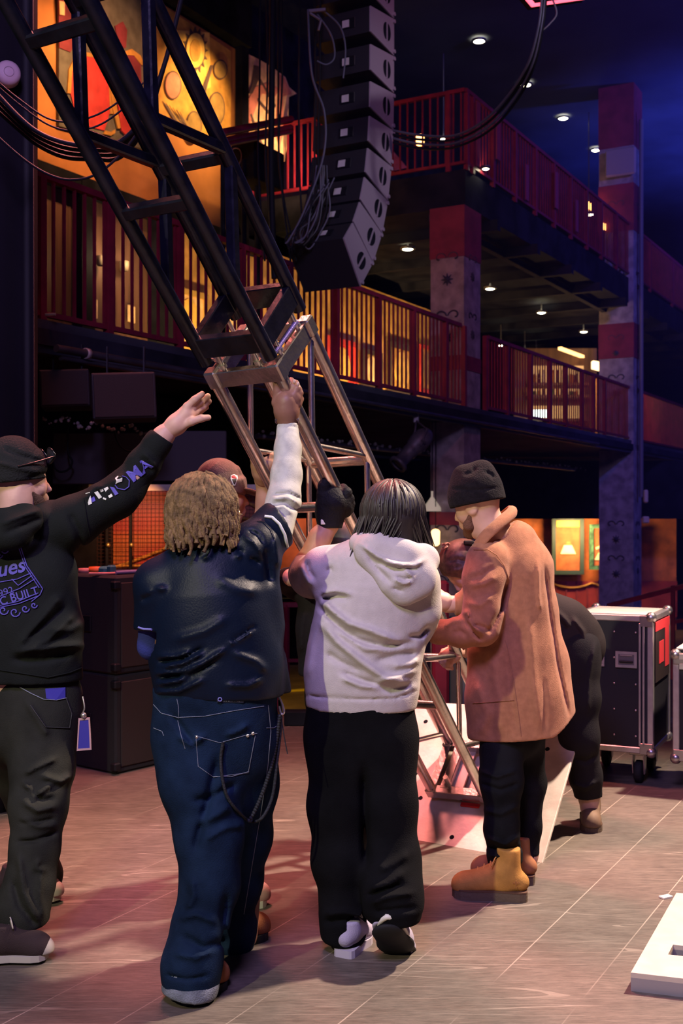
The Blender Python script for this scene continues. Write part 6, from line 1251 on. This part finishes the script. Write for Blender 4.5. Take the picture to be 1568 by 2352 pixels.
solid('beard', [C(q4(.042, -.038, -.075), q4(.066, 0, -.100), .024, .027, .02), C(q4(.042, .038, -.075), q4(.066, 0, -.100), .024, .027, .02), C(q4(.004, -.066, -.030), q4(.040, -.044, -.074), .010, .020, .02), C(q4(.004, .066, -.030), q4(.040, .044, -.074), .010, .020, .02)], mat('beard_brown', (.16, .075, .045), .9, bump=.6, bscale=200), man4, .005)
dj = cloth('denim_black', (.008, .008, .010), scale=9, var=.35)
jn4 = solid('black_jeans', chain(D, [(1182, 1600, .05, 66), (1182, 1680, .05, 68)], .04) + chain(D, [(1152, 1690, -.02, 51), (1152, 1800, -.06, 46), (1152, 1900, -.06, 37), (1158, 1960, -.05, 36), (1160, 1978, -.05, 36)], .04) + chain(D, [(1205, 1690, .10, 48), (1212, 1800, .14, 40), (1212, 1900, .14, 30), (1212, 1955, .14, 28)], .04), dj, man4, .0065, cuts=[(P(1160, 1982, D - .05), (.05, 0, -1), .12), (P(1212, 1962, D + .14), (0, 0, -1), .05)],
            folds=[([(1100, 1770), (1140, 1785), (1185, 1770)], 5, .010), ([(1105, 1800), (1150, 1815), (1190, 1800)], 5, -.009), ([(1110, 1860), (1150, 1870), (1190, 1850)], 6, .008), ([(1120, 1925), (1160, 1940), (1192, 1920)], 5, .012), ([(1120, 1945), (1160, 1955), (1195, 1945)], 4, -.010), ([(1122, 1965), (1160, 1968), (1196, 1958)], 4, .010)], noise=[(.005, (12, 12, 12), 7.)])
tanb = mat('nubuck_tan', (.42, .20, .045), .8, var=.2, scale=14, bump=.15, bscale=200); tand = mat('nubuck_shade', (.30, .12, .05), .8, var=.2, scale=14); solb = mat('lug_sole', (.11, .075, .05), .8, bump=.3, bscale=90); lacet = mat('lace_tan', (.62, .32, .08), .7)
bt = shoe(man4, (P(1038, 0, 4.74).x, 4.745, .0), (P(1209, 0, 4.72).x, 4.70, .0), .112, tanb, solb, hgt=.085, shaft=.11, sole=.034, lace=lacet, heelblock=True, name='boot', label='tan boot nearer the camera, laces loose')
mb = MB()
for k in range(6): mb.tube([P(1178 + 2.6 * k, 2022 + 3.2 * abs(k - 2.5), 4.655), P(1178 + 2.6 * k, 2034 - 3.2 * abs(k - 2.5), 4.655)], .0012, 4)
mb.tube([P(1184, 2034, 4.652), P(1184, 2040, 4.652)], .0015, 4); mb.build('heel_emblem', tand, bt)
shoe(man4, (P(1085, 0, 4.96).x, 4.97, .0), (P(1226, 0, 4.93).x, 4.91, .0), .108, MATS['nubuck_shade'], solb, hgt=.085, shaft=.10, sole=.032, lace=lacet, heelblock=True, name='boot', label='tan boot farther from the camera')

# ================================================================== capped man behind the navy jersey
D = 4.72
h_, q5 = head(P(508, 1140, D), (.92, .30, .0), (0, 0, 1), 1.0)
body = h_ + chain(D, [(500, 1180, 0, 34), (498, 1230, 0, 38)], .03) + chain(D, [(505, 1270, 0, 62), (510, 1420, 0, 66), (515, 1560, 0, 68)], .04, .75) + chain(D, [(545, 1270, -.02, 36), (600, 1240, -.08, 26), (612, 1150, -.10, 22), (606, 1095, -.12, 20), (603, 1085, -.12, 20)], .025) + \
    chain(D, [(465, 1270, 0, 36), (455, 1390, .05, 26), (500, 1420, .22, 20)], .03) + chain(D, [(495, 1600, 0, 46), (500, 1800, .02, 36), (520, 2040, .02, 24)], .03) + chain(D, [(535, 1600, 0, 46), (540, 1820, -.05, 36), (555, 2050, -.08, 24)], .03)
hand = hand_px(4.56, (606, 1098, .02, 22), [(605, 1082, .0, 25), (604, 1070, -.005, 27)], [[(620, 1064, -.03, 10), (626, 1050, -.02, 9.5), (620, 1042, .03, 8)], [(626, 1068, -.03, 10), (632, 1056, -.01, 9.5), (627, 1048, .04, 8)], [(629, 1076, -.02, 9.5), (635, 1066, .0, 9), (630, 1057, .045, 7.5)], [(630, 1086, -.01, 8.5), (636, 1077, .01, 8), (632, 1069, .05, 7)], [(588, 1070, -.02, 11), (585, 1056, -.035, 10), (588, 1045, -.045, 8.5)]])
man5 = solid('person', body, skin_m, None, .009, extra=[(hand, .004, 0)])
tag(man5, 'man in brown cap behind the navy jersey, bare arm raised to the truss', 'person'); eyes(man5, q5)
capm = mat('cap_brown', (.13, .07, .06), .85, var=.35, scale=9, bump=.3, bscale=200)
cap = solid('cap', [C(q5(-.005, 0, .045), q5(-.01, 0, .06), .112, .100, .03)], capm, man5, .006, cuts=[(q5(0, 0, .022), (q5(-.22, 0, -1) - q5(0, 0, 0)), 0)], folds=[([(545, 1065), (556, 1090), (562, 1125)], 2.5, .004), ([(500, 1060), (480, 1080), (470, 1110)], 2.5, .003)])
solid('brim', [C(q5(.09, -.05, .03), q5(.178, -.03, .002), .032, .030, .02, q5(0.12, 0, 1) - q5(0, 0, 0), .16), C(q5(.09, .05, .03), q5(.178, .03, .002), .032, .030, .02, q5(.12, 0, 1) - q5(0, 0, 0), .16), C(q5(.08, 0, .034), q5(.19, 0, .002), .035, .032, .02, q5(.12, 0, 1) - q5(0, 0, 0), .16)], capm, cap, .004)
t5 = bvh(cap)
patch_on(cap, t5, [(530, 1092), (537, 1089), (545, 1092), (546, 1099), (540, 1115), (536, 1115), (529, 1099)], mat('badge_rim', (.75, .72, .7), .5), 'cap_badge', .005)
patch_on(cap, t5, [(531.5, 1093), (537, 1091), (543.5, 1093), (543.5, 1099), (532, 1099)], mat('badge_red', (.5, .03, .04), .5), 'badge_red', .0065)
patch_on(cap, t5, [(532, 1100), (543.5, 1100), (539, 1112), (536.5, 1112)], mat('badge_black', (.02, .02, .02), .5), 'badge_black', .0065)
patch_on(cap, t5, [(456, 1098), (462, 1086), (472, 1082), (474, 1100), (470, 1104), (458, 1104)], black, 'cap_mesh', .002)
solid('dark_shirt', chain(D, [(500, 1245, 0, 50), (505, 1290, 0, 78), (510, 1420, 0, 82), (512, 1590, 0, 84)], .05, .75) + chain(D, [(540, 1270, -.02, 44), (592, 1248, -.07, 34)], .04) + chain(D, [(468, 1270, 0, 44), (455, 1360, .03, 34)], .04), cloth('shirt_dark', (.03, .025, .028)), man5, .010)
solid('trousers', chain(D, [(512, 1580, 0, 84), (512, 1640, 0, 84)], .05, .75) + chain(D, [(492, 1640, 0, 56), (500, 1820, .02, 46), (518, 2050, .02, 36)], .05) + chain(D, [(535, 1640, 0, 56), (540, 1820, -.05, 46), (553, 2062, -.08, 36)], .05), dj, man5, .010, cuts=[(P(535, 2062, D), (0, 0, -1), 0)])
shoe(man5, (P(612, 0, 4.62).x, 4.64, 0), (P(505, 0, 4.6).x, 4.60, 0), .10, cloth('sneaker_rose', (.5, .3, .27), rough=.6), wso, lace=wso, shaft=.05)
shoe(man5, (P(575, 0, 4.78).x, 4.80, 0), (P(478, 0, 4.76).x, 4.76, 0), .10, MATS['sneaker_rose'], wso, lace=wso, shaft=.05)

# ================================================================== person in black behind the pale sweatshirt
D = 5.0
h_, q6 = head(P(793, 1268, D), (-.3, .8, -.45), (-.1, .3, 1), .98)
body = h_ + chain(D, [(790, 1300, 0, 32), (780, 1340, 0, 36)], .03) + chain(D, [(762, 1370, 0, 56), (765, 1470, 0, 60), (775, 1560, 0, 62)], .04, .75) + chain(D, [(728, 1358, -.02, 30), (662, 1345, .0, 20), (650, 1330, .02, 20), (668, 1326, -.12, 17), (682, 1336, -.2, 16)], .025) + chain(D, [(800, 1360, .0, 30), (830, 1430, .0, 22), (830, 1390, -.12, 18)], .03) + \
    chain(D, [(760, 1560, 0, 44), (770, 1800, .02, 34), (775, 2000, .02, 22)], .03) + chain(D, [(800, 1560, 0, 44), (810, 1800, .05, 34), (815, 1990, .08, 22)], .03)
hand = hand_px(4.82, (682, 1334, .0, 15), [(692, 1342, -.02, 18)], [[(702, 1340, -.03, 7.5), (709, 1334, -.02, 7), (710, 1326, .0, 6)], [(704, 1347, -.03, 7.5), (712, 1344, -.02, 7), (715, 1337, .0, 6)], [(703, 1354, -.02, 7), (711, 1353, -.01, 6.5), (715, 1347, .01, 6)], [(699, 1360, -.01, 6.5), (706, 1361, .0, 6), (710, 1356, .01, 5.5)], [(690, 1328, -.03, 8), (697, 1320, -.03, 7)]])
man6 = solid('person', body, skin_l, None, .009, extra=[(hand, .004, 0)])
tag(man6, 'person in black top half hidden behind the pale sweatshirt, reaching left to the truss', 'person'); eyes(man6, q6)
bt6 = cloth('shirt_black', (.016, .014, .016))
solid('black_top', chain(D, [(778, 1345, 0, 48), (762, 1380, 0, 70), (762, 1440, 0, 78), (768, 1540, 0, 76)], .05, .8) + chain(D, [(735, 1360, -.02, 36), (680, 1350, 0, 27), (655, 1336, .01, 25), (660, 1330, -.05, 23), (664, 1328, -.10, 22)], .03) + chain(D, [(800, 1365, 0, 36), (828, 1425, 0, 28)], .03) + chain(D, [(712, 1500, 0, 22), (705, 1545, 0, 18)], .05), bt6, man6, .009, cuts=[(P(768, 1552, D), (0, 0, -1), 0)], folds=[([(700, 1400), (690, 1450), (690, 1500)], 8, .012), ([(700, 1370), (730, 1385), (760, 1390)], 7, -.01)], noise=[(.005, (9, 9, 9), 3.)])
solid('trousers', chain(D, [(772, 1545, 0, 72), (775, 1600, 0, 72)], .05, .8) + chain(D, [(758, 1600, 0, 50), (770, 1800, .02, 42), (775, 2010, .02, 34)], .05) + chain(D, [(798, 1600, 0, 50), (810, 1800, .05, 42), (815, 2005, .08, 34)], .05), bt6, man6, .010, cuts=[(P(790, 2000, D), (0, 0, -1), 0)])
solid('hair', [B(q6(-.02, 0, .035), .112, .02), C(q6(-.06, 0, 0), q6(-.065, 0, -.05), .07, .06, .03)], hairk, man6, .007, subs=[B(q6(.12, 0, -.02), .085, .02)])
for (x, d) in ((775, 5.02), (815, 5.08)): shoe(man6, (P(x - 14, 0, d).x, d + .14, 0), (P(x, 0, d).x, d - .12, 0), .10, bsh, rubber, shaft=.06)

# ================================================================== bending person with a hair bun behind the overcoat
D = 5.78
h_, q7 = head(P(1066, 1305, 5.62), (-.50, -.05, -.85), (-.75, .1, .5), .98)
body = h_ + chain(D, [(1085, 1335, -.14, 30), (1105, 1360, -.10, 34)], .03) + chain(D, [(1140, 1385, -.05, 58), (1215, 1415, .0, 60), (1290, 1455, .0, 62), (1305, 1480, .0, 60)], .04, .85) + chain(D, [(1115, 1395, -.12, 30), (1110, 1480, -.30, 21), (1072, 1492, -.40, 16), (1052, 1500, -.44, 15)], .025) + \
    chain(D, [(1125, 1390, .12, 30), (1105, 1480, .05, 21), (1050, 1500, -.10, 16)], .025) + chain(D, [(1318, 1500, -.05, 48), (1325, 1680, -.10, 34), (1352, 1830, .0, 22), (1353, 1860, .0, 20)], .03) + chain(D, [(1290, 1500, .12, 48), (1250, 1680, .30, 34), (1262, 1800, .5, 22)], .03)
hand = hand_px(5.34, (1052, 1500, .0, 14), [(1040, 1503, -.01, 18), (1028, 1508, -.02, 20)], [[(1017, 1502, -.04, 7.5), (1010, 1510, -.03, 7), (1014, 1520, -.005, 6)], [(1020, 1510, -.045, 7.5), (1015, 1520, -.03, 7), (1020, 1528, -.005, 6)], [(1026, 1518, -.045, 7.5), (1024, 1528, -.03, 7), (1029, 1534, -.005, 6)], [(1033, 1522, -.04, 7), (1033, 1530, -.03, 6), (1037, 1535, -.01, 5.5)], [(1030, 1495, .0, 8), (1018, 1496, .0, 7)]])
man7 = solid('person', body, skin_l, None, .009, extra=[(hand, .004, 0)])
tag(man7, 'person in black with a hair bun, bending behind the man in the overcoat', 'person'); eyes(man7, q7)
hr7 = mat('hair_auburn', (.085, .035, .025), .5, var=.4, scale=50)
hair7 = solid('hair', [B(q7(-.02, 0, .03), .113, .02), C(q7(-.06, 0, .02), q7(-.07, 0, -.06), .075, .06, .03)], hr7, man7, .007, subs=[B(q7(.12, 0, -.02), .085, .02)], folds=[([(1030, 1290), (1050, 1285), (1070, 1290)], 4, -.006), ([(1035, 1310), (1055, 1310), (1075, 1300)], 4, .006)])
solid('hair_bun', [C(P(1050, 1262, 5.60), P(1072, 1256, 5.60), .040, .036, .02), C(P(1044, 1270, 5.60), P(1060, 1276, 5.6), .032, .034, .02)], hr7, hair7, .006, folds=[([(1035, 1262), (1060, 1250), (1075, 1256)], 3, .006), ([(1040, 1272), (1062, 1262), (1075, 1268)], 3, -.006)])
mb = MB(); random.seed(4)
for k in range(22): a = random.uniform(2.5, 3.6); mb.tube([P(1040, 1258, 5.6), P(1040 + 14 * math.cos(a), 1256 - 10 * math.sin(a) - 4, 5.58), P(1040 + random.uniform(20, 32) * math.cos(a), 1256 - 9 * math.sin(a) + random.uniform(-6, 6), 5.57)], [.004, .003, .0012], 4)
mb.build('bun_wisps', mat('hair_red_tips', (.35, .11, .07), .5), hair7)
MB().box(P(1076, 1246, 5.55), (.05, .03, .02), None, .005).build('hair_clip', mat('clip_black', (.02, .02, .02), .3), hair7)
btp = cloth('tee_charcoal', (.026, .020, .020))
solid('dark_tee', chain(D, [(1110, 1375, -.08, 50), (1150, 1392, -.04, 70), (1220, 1420, .0, 72), (1285, 1448, .0, 72), (1312, 1470, .0, 68), (1322, 1486, .0, 66)], .05, .85) + chain(D, [(1118, 1395, -.12, 38), (1112, 1450, -.22, 28)], .04) + chain(D, [(1128, 1392, .12, 38), (1115, 1450, .08, 28)], .04), btp, man7, .008, folds=[([(1272, 1400), (1295, 1420), (1310, 1440)], 5, .012), ([(1268, 1420), (1290, 1435), (1300, 1450)], 5, -.012), ([(1315, 1420), (1338, 1450), (1345, 1490)], 5, .014)], noise=[(.005, (10, 10, 10), 3.)])
solid('black_trousers', chain(D, [(1290, 1475, .0, 66), (1308, 1510, .0, 64)], .05, .95) + chain(D, [(1322, 1488, -.05, 56), (1318, 1530, -.05, 58)], .03) + chain(D, [(1315, 1520, -.05, 56), (1325, 1600, -.08, 48), (1330, 1690, -.10, 42), (1345, 1780, -.04, 34), (1352, 1826, .0, 32)], .05) + chain(D, [(1290, 1510, .12, 56), (1252, 1680, .30, 42), (1262, 1800, .5, 30)], .05), bt6, man7, .008, cuts=[(P(1353, 1830, D), (.1, 0, -1), .12)], folds=[([(1366, 1480), (1352, 1560), (1350, 1640)], 5, .010), ([(1310, 1800), (1345, 1810), (1370, 1795)], 5, .010), ([(1315, 1740), (1345, 1750), (1368, 1735)], 6, -.008)], noise=[(.005, (9, 9, 9), 8.)])
w7 = P(1066, 1493, 5.36)
wt = MB().lathe(w7 + V((0, -.0, 0)), P(1052, 1500, 5.34) - P(1085, 1486, 5.42), [(.037, -.009), (.040, -.009), (.040, .009), (.037, .009)], 18).build('watch_strap', mat('strap_brown', (.16, .04, .035), .5), man7)
MB().lathe(P(1064, 1480, 5.34), V((-.2, -.8, .5)), [(0, .010), (.017, .010), (.019, .004), (.019, 0)], 16).build('watch_face', mat('watch_white', (.8, .78, .72), .3), wt)
bb = mat('boot_taupe', (.17, .105, .065), .7, var=.3, scale=14)
shoe(man7, (P(1354, 0, 5.70).x, 5.66, 0), (P(1356, 0, 5.92).x, 5.94, 0), .112, bb, solb, hgt=.085, shaft=.15, sole=.030, lace=mat('lace_dark', (.05, .035, .03), .7), heelblock=True, name='boot')
shoe(man7, (P(1255, 0, 6.22).x, 6.18, 0), (P(1262, 0, 6.4).x, 6.44, 0), .112, bb, solb, hgt=.085, shaft=.14, sole=.030, lace=MATS['lace_dark'], heelblock=True, name='boot')
